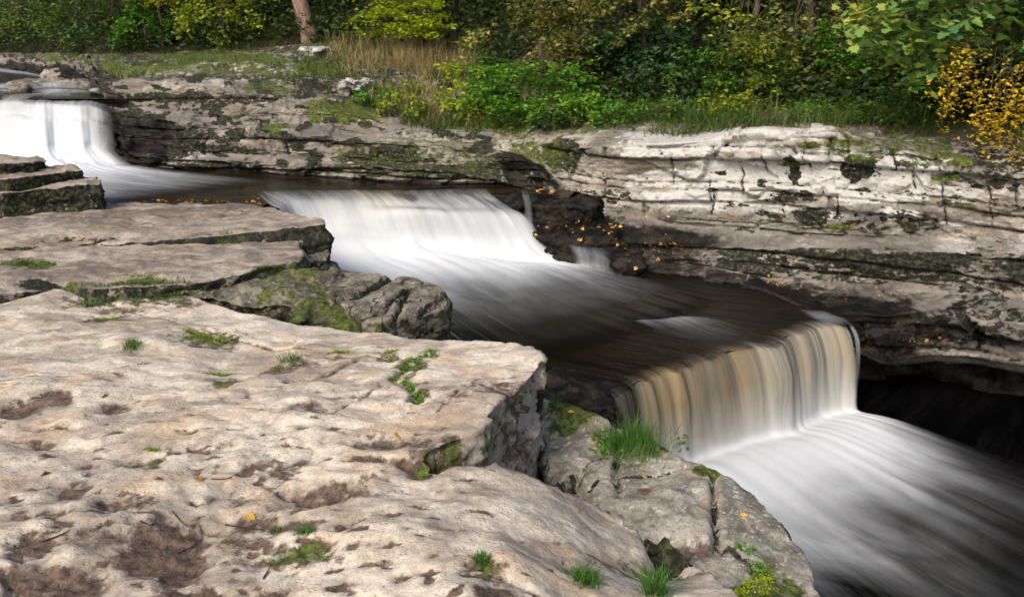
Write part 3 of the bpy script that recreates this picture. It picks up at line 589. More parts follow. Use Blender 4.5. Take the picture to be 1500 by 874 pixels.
at['moss'] = np.maximum(at['moss'], left * (1 - .7 * riser) * sstep(6.9, 7.6, RT) * np.clip(.50 + nA, 0, .85)); at['dark'] = np.maximum(at['dark'], left * sstep(6.9, 7.6, RT) * np.clip(.40 - .8 * nA, 0, .6))
at['mud'] = np.maximum(at['mud'], right * sstep(7.55, 8.3, RT) * np.clip(.62 + .6 * nA, 0, .9)); at['moss'] = np.maximum(at['moss'], right * sstep(7.5, 8.2, RT) * np.clip(.30 + .8 * nB, 0, .8))
at['moss'] = np.maximum(at['moss'], veg * np.clip(.5 + .6 * nA, 0, 1)); at['mud'] = np.maximum(at['mud'], veg * np.clip(.55 - .4 * nA, 0, 1))
at['wet'] = sstep(6.2, 5.4, RT) * sstep(700, 760, PXc) * sstep(1170, 960, PXc) * np.clip(.82 + .5 * nA, 0, 1)
at['wet'] = np.maximum(at['wet'], sstep(4.0, 3.3, RT) * sstep(1000, 1050, PXc) * sstep(1385, 1290, PXc) * np.clip(.85 + .5 * nA, 0, 1)); at['wet'] = np.maximum(at['wet'], sstep(4.15, 3.7, RT) * sstep(1100, 1180, PXc) * sstep(1330, 1230, PXc) * .6); at['wet'] = np.maximum(at['wet'], sstep(3.9, 3.0, RT) * sstep(1340, 1380, PXc) * np.clip(.40 + .6 * nA, 0, .8))
at['wet'] = np.maximum(at['wet'], sstep(2.25, 2.0, RT)); at['wet'] = np.maximum(at['wet'], sstep(2.9, 2.2, RT) * sstep(1420, 1330, PXc) * sstep(1180, 1220, PXc) * .7)
at['wet'] = np.maximum(at['wet'], .75 * sstep(262, 236, PXc) * sstep(5.3, 4.6, RT))
for a in [(1290, 480, 130, 50, 'wet', .66), (1290, 430, 150, 16, 'wet', .46), (1440, 470, 60, 40, 'dark', .5), (1160, 425, 80, 14, 'wet', .6)]: patch(*a)
at['damp_shade'] = np.clip(np.clip(nA + .25, 0, .8) * .7 + left * np.clip(.56 + .8 * nA, 0, .9), 0, 1)
low = right * sstep(6.3, 6.05, RT); at['damp_shade'] = np.maximum(at['damp_shade'], low * np.clip(.85 + .5 * nA, 0, 1) * (1 - .75 * sstep(1330, 1400, PXc) * sstep(4.6, 5.0, RT))); at['white'] *= 1 - .55 * low * sstep(1420, 1330, PXc)
at['white'] *= (1 - np.clip(at['wet'] * 1.3, 0, 1))
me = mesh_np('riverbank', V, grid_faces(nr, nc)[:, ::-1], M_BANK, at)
bank = link('riverbank', me); tag(bank, 'layered limestone bank across the river', kind='structure')
BV = V.reshape(nr, nc, 3); BPX, BPY = proj(BV)
def BP(px, py):
    """point of the bank seen at a place of the photograph"""
    j = int(np.argmin(np.abs(CP - px))); col = BPY[60:, j]; k = 60 + int(np.argmin(np.abs(col - py))); return BV[k, j].copy()
# ---------------------------------------------------------------- wooded slope above it
top = LINES[7]; prof = [(-.3, -.12), (.6, .3), (1.5, .8), (3, 1.5), (5, 2.8), (8, 5.2), (13, 8.5), (25, 13), (45, 16)]
hc = np.arange(0, nc, 6); rows = []
for dy, dz in prof:
    q = top[hc].copy(); lf = sstep(700, 250, CP[hc]); q[:, 1] += dy; q[:, 0] *= (q[:, 1] / top[hc][:, 1]); q[:, 2] += dz * (1 - .45 * lf); rows.append(q)
dense = []
for a, b in zip(rows[:-1], rows[1:]):
    for t in np.arange(0, 1, .125): dense.append(a * (1 - t) + b * t)
dense.append(rows[-1]); HG = np.array(dense); hr = HG.shape[0]
hv = HG.reshape(-1, 3); hv[:, 2] += .16 * fbm(hv, .9, 4) * np.repeat(np.clip(np.arange(hr) / 8, 0, 1), len(hc))
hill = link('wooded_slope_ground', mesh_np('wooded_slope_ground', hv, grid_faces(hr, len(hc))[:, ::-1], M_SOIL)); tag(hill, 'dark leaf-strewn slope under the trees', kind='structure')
HV = hv.reshape(hr, len(hc), 3)
def HP(px, dy):
    """point of the slope dy metres behind its foot"""
    j = int(np.argmin(np.abs(CP[hc] - px))); y0 = HV[2, j, 1]; k = int(np.argmin(np.abs(HV[:, j, 1] - (top[hc][j, 1] + dy)))); return HV[k, j].copy()
# ---------------------------------------------------------------- ground under everything, pools
def flat(name, pts, mat, zf, kind='structure', label=None):
    bm = bmesh.new(); vs = [bm.verts.new((x, y, zf(x, y))) for x, y in pts]; f = bm.faces.new(vs)
    bmesh.ops.recalc_face_normals(bm, faces=bm.faces[:]); 
    if f.normal.z < 0: bmesh.ops.reverse_faces(bm, faces=[f])
    bmesh.ops.triangulate(bm, faces=bm.faces[:])
    me = bpy.data.meshes.new(name); bm.to_mesh(me); bm.free(); me.materials.append(mat)
    return tag(link(name, me), label, kind=kind)
Zup = lambda x, y: -.25
Zmid = lambda x, y: -1.1 + .04 * (y - 8)
Zlow = lambda x, y: -2.1
Zriv = lambda x, y: .74 + .02 * (y - 15)
def Pm(px, py):
    z = -1.05
    for _ in range(6): p = PZ(px, py, z); z = Zmid(*p[:2])
    return PZ(px, py, z)
xy = lambda p: (float(p[0]), float(p[1]))
LIP2 = [(386, 301), (416, 290), (470, 290), (545, 290), (620, 291), (660, 288), (700, 284), (760, 284), (830, 292)]
LIP3 = [(880, 596), (890, 588), (905, 577), (935, 559), (960, 548), (1000, 535), (1050, 520), (1100, 508), (1135, 502), (1155, 492), (1175, 481), (1205, 475), (1228, 474), (1240, 474), (1252, 470)]
l2 = [xy(PZ(a, b, -.25)) for a, b in LIP2]; l3 = [xy(Pm(a, b)) for a, b in LIP3]
flat('water', [(-14, 8.8), (-3.9, 9.9), (-3.05, 10.3)] + l2 + [(1.2, 13), (.5, 14.2), (-5, 15.2), (-14, 15.4)], M_POOL_UP, Zup, label='dark glassy water of the upper pool')
flat('water', [(-3.6, 11.9), (-3.6, 8.2), (-1, 6.2), (.2, 5.2)] + l3 + [(4.0, 9.5), (3.6, 10.4), (1.4, 11.9)], M_POOL, Zmid, label='dark fast water between the middle fall and the lower fall')
flat('water', [(-.5, 5), (2.2, 8.4), (4.4, 9.6), (4.6, 12), (16, 12), (18, -6), (0, -6)], M_POOL_LOW, Zlow, label='black pool below the lower fall')
flat('water', [(-30, 14.7), (-6.2, 14.9), (-5.6, 15.3), (-5.2, 18), (-8, 30), (-30, 34)], M_POOL_UP, Zriv, label='upstream river above the upper fall')
flat('riverbed', [(-60, -20), (60, -20), (60, 60), (-60, 60)], M_WETROCK, lambda x, y: -3.0, label='river bed')
# rock steps that carry the falls
def step_rock(name, line, back, z0, zd, label):
    P = [np.array([a, b]) for a, b in line]; m = 10; L = []
    d = np.concatenate([[0], np.cumsum([np.hypot(*(b - a)) for a, b in zip(P[:-1], P[1:])])]); s = np.arange(0, d[-1], .05)
    x = np.interp(s, d, [p[0] for p in P]); y = np.interp(s, d, [p[1] for p in P])
    tx, ty = np.gradient(x), np.gradient(y); l = np.hypot(tx, ty); nx, ny = ty / l, -tx / l
    rows = [np.c_[x - nx * back, y - ny * back, 0 * x + z0 - .04], np.c_[x - nx * .08, y - ny * .08, 0 * x + z0 - .03]]
    for t in np.linspace(.03, 1, 24): rows.append(np.c_[x - nx * .10, y - ny * .10, 0 * x + z0 - .03 - zd * t])
    g = np.array(rows); v = g.reshape(-1, 3); n = np.tile(np.c_[nx, ny, 0 * nx], (len(rows), 1))
    dsp = .07 * fbm(v, (1.5, 1.5, 3), 4) + .05 * nz(v, (1, 1, 9)); v = v + n * (dsp - .03)[:, None]
    tag(link(name, mesh_np(name, v, grid_faces(len(rows), len(x)), M_WETROCK, dict(wet=np.full(len(v), .8)))), label, kind='structure')
step_rock('riverbed', l2, .8, -.27, .95, 'dark rock step under the middle fall')
step_rock('riverbed', l3, .8, -1.1, 1.3, 'dark rock step under the lower fall')
step_rock('riverbed', [(-16, 14.75), (-6.1, 14.85), (-5.4, 15.2)], .8, .74, 1.2, 'dark rock step under the upper fall')

# ---------------------------------------------------------------- falling water
def cr(P, t):
    """Catmull-Rom through the rows of P at parameters t (row units)"""
    n = len(P); i = np.clip(np.floor(t).astype(int), 0, n - 2); f = (t - i)[:, None]
    p = lambda k: P[np.clip(k, 0, n - 1)].reshape(len(t), -1)
    a, b, c, d = p(i - 1), p(i), p(i + 1), p(i + 2)
    r = .5 * (2 * b + (c - a) * f + (2 * a - 5 * b + 4 * c - d) * f ** 2 + (3 * b - a - 3 * c + d) * f ** 3)
    return r.reshape(len(t), *P.shape[1:])
def ribbon(name, streams, nu, nv, mat, alpha, foam=None, tan=None, edge=(.06, .06), lumps=.0, seed=0, label=None, cat='waterfall', ripple=0., soft=None):
    Sx = np.array(streams, float)                          # (streams, stations, 3)
    ns, m = Sx.shape[:2]
    A = cr(Sx.transpose(1, 0, 2), np.linspace(0, m - 1, nv))   # (nv, streams, 3)
    B = cr(A.transpose(1, 0, 2), np.linspace(0, ns - 1, nu)).transpose(1, 0, 2)   # (nv, nu, 3)
    u = np.tile(np.linspace(0, 1, nu), nv); vst = np.repeat(np.linspace(0, m - 1, nv), nu)
    V = B.reshape(-1, 3).copy()
    ds = np.linalg.norm(np.diff(B, axis=0), axis=2).mean(1); vm = np.repeat(np.r_[0, np.cumsum(ds)], nu)
    wid = np.linalg.norm(np.diff(B[min(nv // 3, nv - 1)], axis=0), axis=1).sum()
    n = gnormal(B).reshape(-1, 3); n *= np.sign(n[:, 2:3] + 1e-6)
    al = np.interp(vst, np.arange(m), alpha) if not callable(alpha) else alpha(u, vst)
    cov = np.ones(len(u))
    if isinstance(al, tuple): al, cov = al
    if soft is not None:
        w = sstep(soft - 1, soft, vst).reshape(nv, nu)[:, :, None]
        for _ in range(200):
            B2 = B.copy(); B2[1:-1] = .25 * B[:-2] + .5 * B[1:-1] + .25 * B[2:]; B = B * (1 - w) + B2 * w
        V = B.reshape(-1, 3).copy(); n = gnormal(B).reshape(-1, 3); n *= np.sign(n[:, 2:3] + 1e-6)
    en = .5 * nz(np.c_[u * 0 + seed, vm * 1.2, 0 * u], 1.) * edge[0]
    al = al * sstep(0, edge[0], u + en * .5) * sstep(0, edge[1], 1 - u + en * .5)
    if lumps:
        k = np.interp(vst, np.arange(m), foam) if foam is not None else np.ones(len(u))
        if soft is not None: k = k * sstep(soft + 1.2, soft - .2, vst)
        V += n * (lumps * k * fbm(np.c_[u * wid * 1.2, vm * .8, 0 * u + seed], 1., 3))[:, None]
    if ripple:
        V += n * (ripple * nz(np.c_[u * wid * 9, vm * .5, 0 * u + seed], 1.))[:, None]
    at = dict(alpha=al, cover=np.clip(cov, 0, 1), foam=np.interp(vst, np.arange(m), foam) if foam is not None else 0 * u, tan=tan(u, vst) if tan else 0 * u)
    Fq = grid_faces(nv, nu); me = mesh_np(name, V, Fq, mat, at)
    uvl = me.uv_layers.new(name='uv'); li = Fq.ravel()
    uvl.data.foreach_set('uv', np.c_[u * wid, vm][li].astype(np.float32).ravel())
    o = link(name, me, loc=(V[:, 0].mean(), V[:, 1].mean(), V[:, 2].min()))
    return tag(o, label, cat)
# lower fall
def fall3():
    out = []; d3 = np.array([.63, -.78]); LPx = np.array(LIP3[1:-2], float)
    sl = np.linspace(0, len(LPx) - 1, 44); rj = np.random.default_rng(21)
    for k, s_ in enumerate(sl):
        a = np.interp(s_, np.arange(len(LPx)), LPx[:, 0]); b = np.interp(s_, np.arange(len(LPx)), LPx[:, 1])
        q = k / 43; jit = .09 * MN.noise((q * 9, 3., 1.)) + .05 * MN.noise((q * 26, 7., 1.)) + rj.normal(0, .012)
        L = Pm(a, b)[:2] + d3 * jit; h = lambda s, z: np.array([*(L + d3 * s), z]); zt = Zmid(*L)
        an = np.interp(q, [0, .2, .5, 1], [-1.10, -1.08, -1.00, -.74]); rn = np.array([math.cos(an), math.sin(an)]); rr = np.interp(q, [0, .2, .5, 1], [.72, .78, .95, 1.05])
        of = .26 + .10 * q - jit * .7; base = h(of, -2.04); r_ = lambda s, z: np.array([*(base[:2] + rn * s * rr), z])
        out.append([h(-.55, zt + .012), h(-.16, zt + .010), h(.0, zt + .004), h(.055 + .06 * q, zt - .045), h(.14 + .10 * q, zt - .30), h(of - .06, zt - .64), h(of, -2.0), r_(.20, -1.93), r_(.6, -1.94), r_(1.2, -1.99), r_(2.1, -2.03), r_(3.2, -2.04), r_(4.6, -2.05)])
    return out
def a3(u, v):
    sv = np.interp(v, np.arange(13), [0, .0, .28, .90, .95, .97, 1, 1, 1, .90, .60, .30, .0])
    run = sstep(6.2, 8.0, v); s7 = np.clip(v - 7, 0, 9)
    left = sstep(-.02, .12 + .04 * s7, u); right = sstep(.0, .12 + .10 * s7, 1 - u)
    env = left * (.04 + .96 * right)
    ln = np.interp(u, [0, .1, .25, .4, .55, .65, .78, .9, 1], [.55, .8, 1.02, 1.0, .80, .70, .85, .6, .4]) + .12 * nz(np.c_[u * 9, 0 * u, 0 * u], 1.)
    thin = np.interp(u, [0, .08, .2, .4, 1], [.30, .55, .85, 1, 1])
    cv = np.where(v < 7, 1, np.interp(s7 / ln, [0, .8, 1.6, 2.4, 3.2, 4.2, 5.4], [1, 1, .94, .60, .15, .02, 0]))
    return (np.where(v < 7, sv, 1) * (thin * (1 - run) + run) * sstep(12, 11.3, v), cv * (1 - run + run * env))
ribbon('waterfall', fall3(), 300, 260, M_FALL3, a3, foam=[.0, .0, .0, 0, .02, .36, .95, 1, .97, .9, .82, .75, .7],
       tan=lambda u, v: np.clip(np.interp(u, [0, .06, .15, .36, .48, .55, .62, .72, .85, 1], [.2, .35, 1., 1.25, 1.3, .7, .35, .75, .55, .8]) * np.interp(v, [0, 4, 6, 7, 9, 12], [1, 1, .9, .35, .35, .3]), 0, 1.3),
       edge=(.05, .03), lumps=.03, ripple=.010, seed=3, soft=6.5, label='lower waterfall, a curved tan and white curtain with foam spreading over the black pool')
# middle fall
def fall2():
    rowsd = [((376, 284), (396, 301), (450, 378, 10.2), [(500, 408), (560, 446), (630, 492), (690, 540)]),
             ((392, 279), (416, 289), (462, 374, 10.7), [(515, 404), (590, 446), (665, 492), (730, 535)]),
             ((480, 278), (500, 290), (530, 372, 10.7), [(590, 405), (660, 446), (735, 490), (810, 530)]),
             ((555, 278), (570, 290), (605, 370, 10.6), [(665, 402), (735, 438), (815, 475), (900, 510)]),
             ((615, 278), (625, 291), (685, 371, 10.55), [(745, 398), (815, 426), (895, 455), (980, 480)]),
             ((670, 276), (684, 286), (765, 377, 10.5), [(818, 398), (880, 416), (960, 438), (1040, 458)]),
             ((715, 275), (722, 284), (826, 386, 10.45), [(860, 396), (915, 408), (990, 422), (1080, 440)])]
    out = []
    for ap, lp, (bx, by, bY), run in rowsd:
        A = PZ(*ap, -.225); L = PZ(*lp, -.235); B = PY(bx, by, bY); q = (lp[0] - 416) / 306.
        m = []
        for fx, fz in ((.30, .06), (.52, .28), (.74, .60)):
            fz2 = fz * (1 - q * .5) + fx * q * .5; m.append(L + (B - L) * np.array([fx, fx, fz2]))
        if q > .45: m[1] += np.array([.0, -.10, .10]); m[2] += np.array([.03, -.04, -.03])
        out.append([A, L] + m + [B] + [Pm(*r) + np.array([0, 0, h]) for r, h in zip(run, (.11, .07, .04, .02))])
    return out
def a2(u, v):
    sv = np.interp(v, np.arange(10), [0, .66, .90, .96, 1, 1, .97, .60, .20, .0])
    sp = sstep(.70, 1., u) * sstep(2.2, .6, v); run = sstep(5.0, 7.5, v)
    env = sstep(-.05, .2, u) * (.2 + .8 * sstep(-.05, .3, 1 - u))
    cv = np.interp(v, np.arange(10), [1, 1, 1, 1, 1, 1, .84, .20, .022, .0])
    gap = sstep(.12, .42, nz(np.c_[u * 11, v * .8, 0 * u], 1., (3, 1, 2))) * sstep(.42, .6, u) * sstep(3.2, 1.5, v) * .6
    return (np.where(v < 5, sv, 1) * (1 - gap) * (1 - .6 * sp) * sstep(9, 8.3, v), cv * (1 - run + run * env))
ribbon('waterfall', fall2(), 240, 190, M_FALL, a2, foam=[.0, .0, .1, .35, .65, .95, 1, .92, .8, .7],
       tan=lambda u, v: np.clip(np.interp(u, [0, .1, .35, .5, 1], [.95, .8, .7, .85, .2]) * np.interp(v, [0, 1, 3, 4.5, 9], [1, 1, .65, .1, 0]), 0, 1), edge=(.02, .07), lumps=.10, ripple=.014, seed=5, soft=5,
       label='middle waterfall, a broad white cascade running down beside the dark ledge into the foam')
# upper fall
def fall1():
    out = []; rj = np.random.default_rng(3)
    for lx, bx in zip(np.r_[np.linspace(-330, 20, 10), np.linspace(45, 166, 8)], np.r_[np.linspace(-330, 24, 10), np.linspace(50, 174, 8)]):
        lp = np.interp(lx, [-330, 60, 130, 166], [148, 148, 152, 166]) + rj.normal(0, 1.2)
        L = PY(lx, lp, 14.75 + rj.normal(0, .015)); A = L + np.array([-.3, .9, .02]); A[2] = max(A[2], .75); B = PZ(bx, 236 + rj.normal(0, 1), -.2)
        e = rj.normal(0, .012)
        m = [L + (B - L) * np.array([f, f, z]) for f, z in ((.22, .06), (.36 + e, .24), (.56 + e, .34 + e * .5), (.80, .66))]
        w_ = np.clip((170 - bx) / 170., 0, 1.6); R1 = PZ(bx + 40, 245 + 8 * w_, -.19); R2 = PZ(bx + 120, 254 + 22 * w_, -.21); R3 = PZ(bx + 260, 266 + 22 * w_, -.23)
        out.append([A, L] + m + [B, R1, R2, R3])
    return out
def a1(u, v):
    sv = np.interp(v, np.arange(10), [0, .55, .88, .96, .97, 1, 1, .97, .70, .0])
    cv = np.interp(v, np.arange(10), [1, 1, 1, 1, 1, 1, 1, .93, .42, .0])
    return (np.where(v < 6, sv, 1) * (1 - .62 * sstep(.80, 1, u) * sstep(6, 4.5, v)) * sstep(9, 8.4, v), cv * (1 - sstep(6.3, 9, v) * sstep(.55, 1., u) * .4))
ribbon('waterfall', fall1(), 180, 140, M_FALL, a1, foam=[.15, .2, .55, .7, .65, .8, 1, .95, .8, .6],
       tan=lambda u, v: sstep(.56, .50, u) * sstep(6, 4, v) * .9, edge=(.01, .12), lumps=.07, ripple=.012, seed=8, soft=6, label='upper waterfall, a white veil dropping over two rock steps at the left edge')
# standing wave above the lower lip, riffles upstream, trickles on the wet rock
def pm3(pts, dz=.012): return [Pm(*q) + np.array([0, 0, dz]) for q in pts]
crest = [(930, 475), (945, 472), (975, 471), (1010, 467), (1045, 470), (1075, 478)]
ribbon('riffle', [[Pm(x - 10, y - 3) + np.array([0, 0, .01]), Pm(x, y + 3) + np.array([0, 0, .045]), Pm(x + 30, y + 13) + np.array([0, 0, .03]), Pm(x + 75, y + 26) + np.array([0, 0, .015]), Pm(x + 130, y + 40) + np.array([0, 0, .012])] for x, y in crest], 50, 50, M_FALL, [0, .42, .12, .03, 0], foam=[0, .1, .0, .0, .0], edge=(.25, .4), seed=1, label='pale standing wave on the dark water above the lower fall', cat='rapids')
ribbon('riffle', [pm3([(1165, 455), (1185, 468), (1200, 476), (1215, 482)], .03), pm3([(1190, 458), (1205, 466), (1225, 472), (1240, 480)], .03), pm3([(1215, 458), (1225, 464), (1240, 470), (1250, 478)], .03)], 30, 30, M_FALL, [0, .4, .35, 0], edge=(.3, .3), seed=2, label='thin white water slipping over the rock at the far end of the lower lip', cat='rapids')
for k, (x0, x1, w) in enumerate([(1232, 1240, 9), (1243, 1252, 7)]):
    L = PY(x0, 477, 8.72); B = PY(x1, 548, 8.60); M_ = (L + B) / 2 + np.array([.01, -.04, .10]); dx = np.array([w / 130., 0, 0])
    ribbon('trickle', [[L + np.array([0, .25, .03]), L, M_, B, B + np.array([0, 0, -.5])], [L + dx + np.array([0, .25, .03]), L + dx, M_ + dx, B + dx, B + dx + np.array([0, 0, -.5])]], 12, 30, M_FALL, [0, .42, .45, .3, 0], edge=(.4, .4), seed=4 + k,
           label=['bluish trickle of water nearest the far end of the lower fall', 'thinner trickle of water on the dark rock right of the lower fall'][k], cat='trickle')
def Zr(px, py, dz=.02):
    p = PZ(px, py, .8)
    for _ in range(6): p = PZ(px, py, Zriv(*p[:2]) + dz)
    return p
for k, (pts, lab) in enumerate([([[(-60, 96), (0, 98), (50, 103), (90, 112)], [(-60, 104), (0, 106), (40, 112), (80, 120)]], 'white riffle upstream among the rocks at the left edge'),
                                ([[(-60, 124), (20, 122), (90, 121), (142, 124)], [(-60, 134), (20, 132), (90, 130), (146, 133)]], 'foaming water just above the upper fall')]):
    ribbon('riffle', [[Zr(*q) for q in r] for r in (pts[0], [((a[0] + b[0]) / 2, (a[1] + b[1]) / 2) for a, b in zip(*pts)], pts[1])], 24, 40, M_FALL, [.3, .62, .6, .2], foam=[.1] * 4, edge=(.4, .4), seed=20 + k, lumps=.03, label=lab, cat='rapids')
# little cascade right of the middle fall, and trickles on the black rocks
def casc(name, tops, drop, lab, al=.6, seed=0, cat='trickle', run=.25, eu=.2):
    st = []
    for (px, py, Y) in tops:
        L = PY(px, py, Y); st.append([L + np.array([-.02, .3, .03]), L, L + np.array([.03, -.08, -drop * .35]), L + np.array([.05, -.12, -drop]), L + np.array([.14, -.12 - run, -drop - .01])])
    return ribbon(name, st, 40, 40, M_FALL, [0, al, al * .8, al, 0], foam=[.1, 0, 0, .5, .7], edge=(eu * .6, eu), seed=seed, label=lab, cat=cat)
casc('trickle', [(832, 366, 10.28), (852, 367, 10.25), (876, 370, 10.2), (900, 376, 10.15)], .16, 'small white cascade on the black rock between the middle fall and the leaf ledge', .5, 31, 'trickle', .25, .45)
casc('trickle', [(765, 287, 11.0), (776, 288, 11.0)], .36, 'narrow trickle down the black rock behind the middle fall', .22, 33, run=.05)
casc('rapids', [(38, 122, 16.3), (62, 122, 16.3), (90, 122, 16.25), (118, 123, 16.2), (144, 126, 16.1)], .14, 'small white cascade stepping over the long dark rock upstream', .62, 35, 'rapids', .9, .6)
casc('rapids', [(-60, 126, 16.4), (0, 125, 16.4), (20, 125, 16.3)], .10, 'white water left of the long dark rock upstream, at the left edge', .6, 36, 'rapids', .9, .6)
# black wet rocks that carry the right side of the middle fall
def wetp(c):
    c['at']['wet'] = np.clip(.85 + .3 * c['med'], 0, 1)
for k, (ol, dp, lab) in enumerate([
    ([(705, 286, -.27), (760, 279, -.22), (800, 276, -.18), (868, 280, -.12), (885, 296, -.3), (868, 312, -.36), (800, 302, -.32), (740, 300, -.34)], 1.0, 'uppermost of the black wet rocks right of the middle fall'),
    ([(740, 318, -.50), (800, 306, -.42), (870, 312, -.42), (905, 325, -.5), (900, 345, -.56), (850, 350, -.6), (790, 345, -.62)], .9, 'middle one of the black wet rocks right of the middle fall'),
    ([(800, 352, -.68), (850, 346, -.66), (905, 350, -.66), (945, 365, -.70), (940, 382, -.76), (905, 378, -.74), (860, 372, -.76), (820, 372, -.8)], .8, 'lowest of the black wet rocks right of the middle fall, with a cascade on it')]):
    o = rock('wet_rock', ol, [], dp, .025, M_WETROCK, smooth=1, side=.06, lump=.02, taper=.02, bed=.06, rough=.012, fac=.07, paint=wetp, seed=20 + k); tag(o, lab, 'rock', 'black wet rocks right of the middle fall')
for k, (ol, dp, mt, lab) in enumerate([
    ([(66, 103, .98), (78, 99, 1.02), (108, 101, 1.02), (114, 106, .95), (100, 110, .92), (70, 110, .92)], .6, M_LEDGE, 'pale brown boulder upstream above the upper fall'),
    ([(14, 120, .86), (30, 116, .9), (90, 112, .96), (140, 112, 1.0), (146, 122, .9), (100, 124, .84), (40, 126, .82)], .5, M_BLOCK, 'long dark rock in the stream above the upper fall'),
    ([(14, 128, .83), (28, 123, .86), (42, 126, .86), (40, 133, .8), (20, 134, .8)], .4, M_BLOCK, 'small dark boulder at the brink of the upper fall')]):
    o = rock('boulder', ol, [], dp, .03, mt, smooth=2, side=.10, lump=.05, taper=.03, bed=.05, rough=.02, fac=.12, seed=40 + k); tag(o, lab, 'boulder')
# ---------------------------------------------------------------- plants
bpy.context.view_layer.update(); DG = bpy.context.evaluated_depsgraph_get()
def HIT(px, py):
    a, dy, dz = ray(px, py); ok, loc, nrm, *_ = SC.ray_cast(DG, Vector((0, 0, H)), Vector((float(a), float(dy), float(dz))).normalized())
    return np.array(loc), np.array(nrm)
def leaf_mat(name, a, b, c, trans=.35, rough=.5):
    g = NT(name); t = g.attr('tint').outputs['Fac']
    col = g.mix(g.rng(t, .0, .5, smooth=False), a, b); col = g.mix(g.rng(t, .5, 1., smooth=False), col, c)
    p = g.n('ShaderNodeBsdfPrincipled'); g.l(col, p.inputs['Base Color']); p.inputs['Roughness'].default_value = rough; p.inputs['Specular IOR Level'].default_value = .3
    tl = g.n('ShaderNodeBsdfTranslucent'); g.l(g.mix(1., col, (1.25, 1.2, .6), 'MULTIPLY'), tl.inputs[0])
    m = g.n('ShaderNodeMixShader'); m.inputs[0].default_value = trans; g.l(p.outputs[0], m.inputs[1]); g.l(tl.outputs[0], m.inputs[2]); g.l(m.outputs[0], g.out.inputs[0])
    return g.m
def bark_mat(name, a, b):
    g = NT(name); p = g.mapv(g.pos(), (3, 3, 1)); n = g.noise(p, 7, 7, .65)
    g.l(g.bsdf(g.mix(g.rng(n, .35, .65), a, b), .9, g.bump(n, .8, .04), .2), g.out.inputs[0]); return g.m
M_BARK = bark_mat('brown_bark', (.05, .037, .025), (.13, .10, .072)); M_BARKP = bark_mat('pinkish_brown_bark', (.14, .085, .06), (.27, .18, .135)); M_TWIG = bark_mat('dark_twig', (.03, .022, .016), (.09, .065, .045))  # the leaning trunk's bark is paler and pinker
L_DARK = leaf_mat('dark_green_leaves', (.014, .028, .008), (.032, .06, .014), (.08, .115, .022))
L_MID = leaf_mat('mid_green_leaves', (.035, .08, .014), (.09, .17, .024), (.22, .29, .035))
L_YG = leaf_mat('yellow_green_leaves', (.08, .13, .012), (.21, .28, .018), (.38, .38, .025))
L_LIME = leaf_mat('lime_leaves', (.14, .22, .012), (.28, .38, .014), (.46, .48, .025), trans=.45)
L_BRIGHT = leaf_mat('bright_green_leaves', (.04, .115, .012), (.085, .22, .018), (.19, .34, .028), trans=.4)
L_OLIVE = leaf_mat('olive_leaves', (.06, .08, .016), (.16, .175, .035), (.36, .32, .08))
L_BLUE = leaf_mat('blue_green_leaves', (.018, .055, .02), (.04, .11, .038), (.08, .17, .045))
L_SYC = leaf_mat('sycamore_leaves', (.06, .16, .065), (.20, .32, .06), (.60, .46, .10))
L_YEL = leaf_mat('autumn_yellow_leaves', (.26, .16, .008), (.50, .34, .012), (.64, .48, .03), trans=.4)
L_DRY = leaf_mat('dry_grass_blades', (.13, .11, .05), (.29, .235, .12), (.44, .37, .21), trans=.3)
L_GRASS = leaf_mat('grass_blades', (.03, .06, .012), (.07, .12, .022), (.17, .19, .04), trans=.35)
L_GREEN = leaf_mat('fresh_grass_blades', (.03, .085, .012), (.065, .165, .02), (.14, .24, .04), trans=.35)
L_FERN = leaf_mat('fern_fronds', (.03, .08, .012), (.06, .14, .02), (.12, .18, .03))
L_FALLEN = leaf_mat('fallen_orange_leaves', (.09, .04, .018), (.34, .13, .025), (.50, .31, .06), trans=.1)

L_GRN = leaf_mat('mossy_green_leaves', (.03, .07, .01), (.07, .14, .018), (.15, .22, .03))
def rot_frames(n, rng, tilt, az=None):
    """leaf frames: x along the blade, z its normal, tilted at random about straight up"""
    az = rng.uniform(0, 2 * np.pi, n) if az is None else az
    nx = rng.normal(0, tilt, n); ny = rng.normal(0, tilt, n); nzv = np.ones(n)
    N = np.c_[nx, ny, nzv]; N /= np.linalg.norm(N, axis=1, keepdims=True)
    X = np.c_[np.cos(az), np.sin(az), 0 * az]; X -= N * (X * N).sum(1, keepdims=True); X /= np.linalg.norm(X, axis=1, keepdims=True)
    return X, np.cross(N, X), N
OVAL = (np.array([[0, 0, 0], [.35, .27, .05], [1, 0, -.08], [.35, -.27, .05], [.75, .2, .02], [.75, -.2, .02]], float), np.array([[0, 3, 1, 1], [1, 3, 5, 4], [4, 5, 2, 2]]))
OVAL_V = np.array([[0, 0, 0], [.45, .30, .07], [1, 0, -.10], [.45, -.30, .07]], float); OVAL_F = np.array([[0, 3, 2, 1]])
_ml = [(0, 0), (.05, .22), (-.08, .42), (.30, .36), (.42, .55), (.55, .26), (.78, .26), (1, 0), (.78, -.26), (.55, -.26), (.42, -.55), (.30, -.36), (-.08, -.42), (.05, -.22)]
MAP_V = np.array([[.38, 0, .0]] + [(x, y, .09 * abs(y) - .07 * x * x) for x, y in _ml], float)
MAP_F = np.array([[0, i, i % 14 + 1] for i in range(1, 15)])
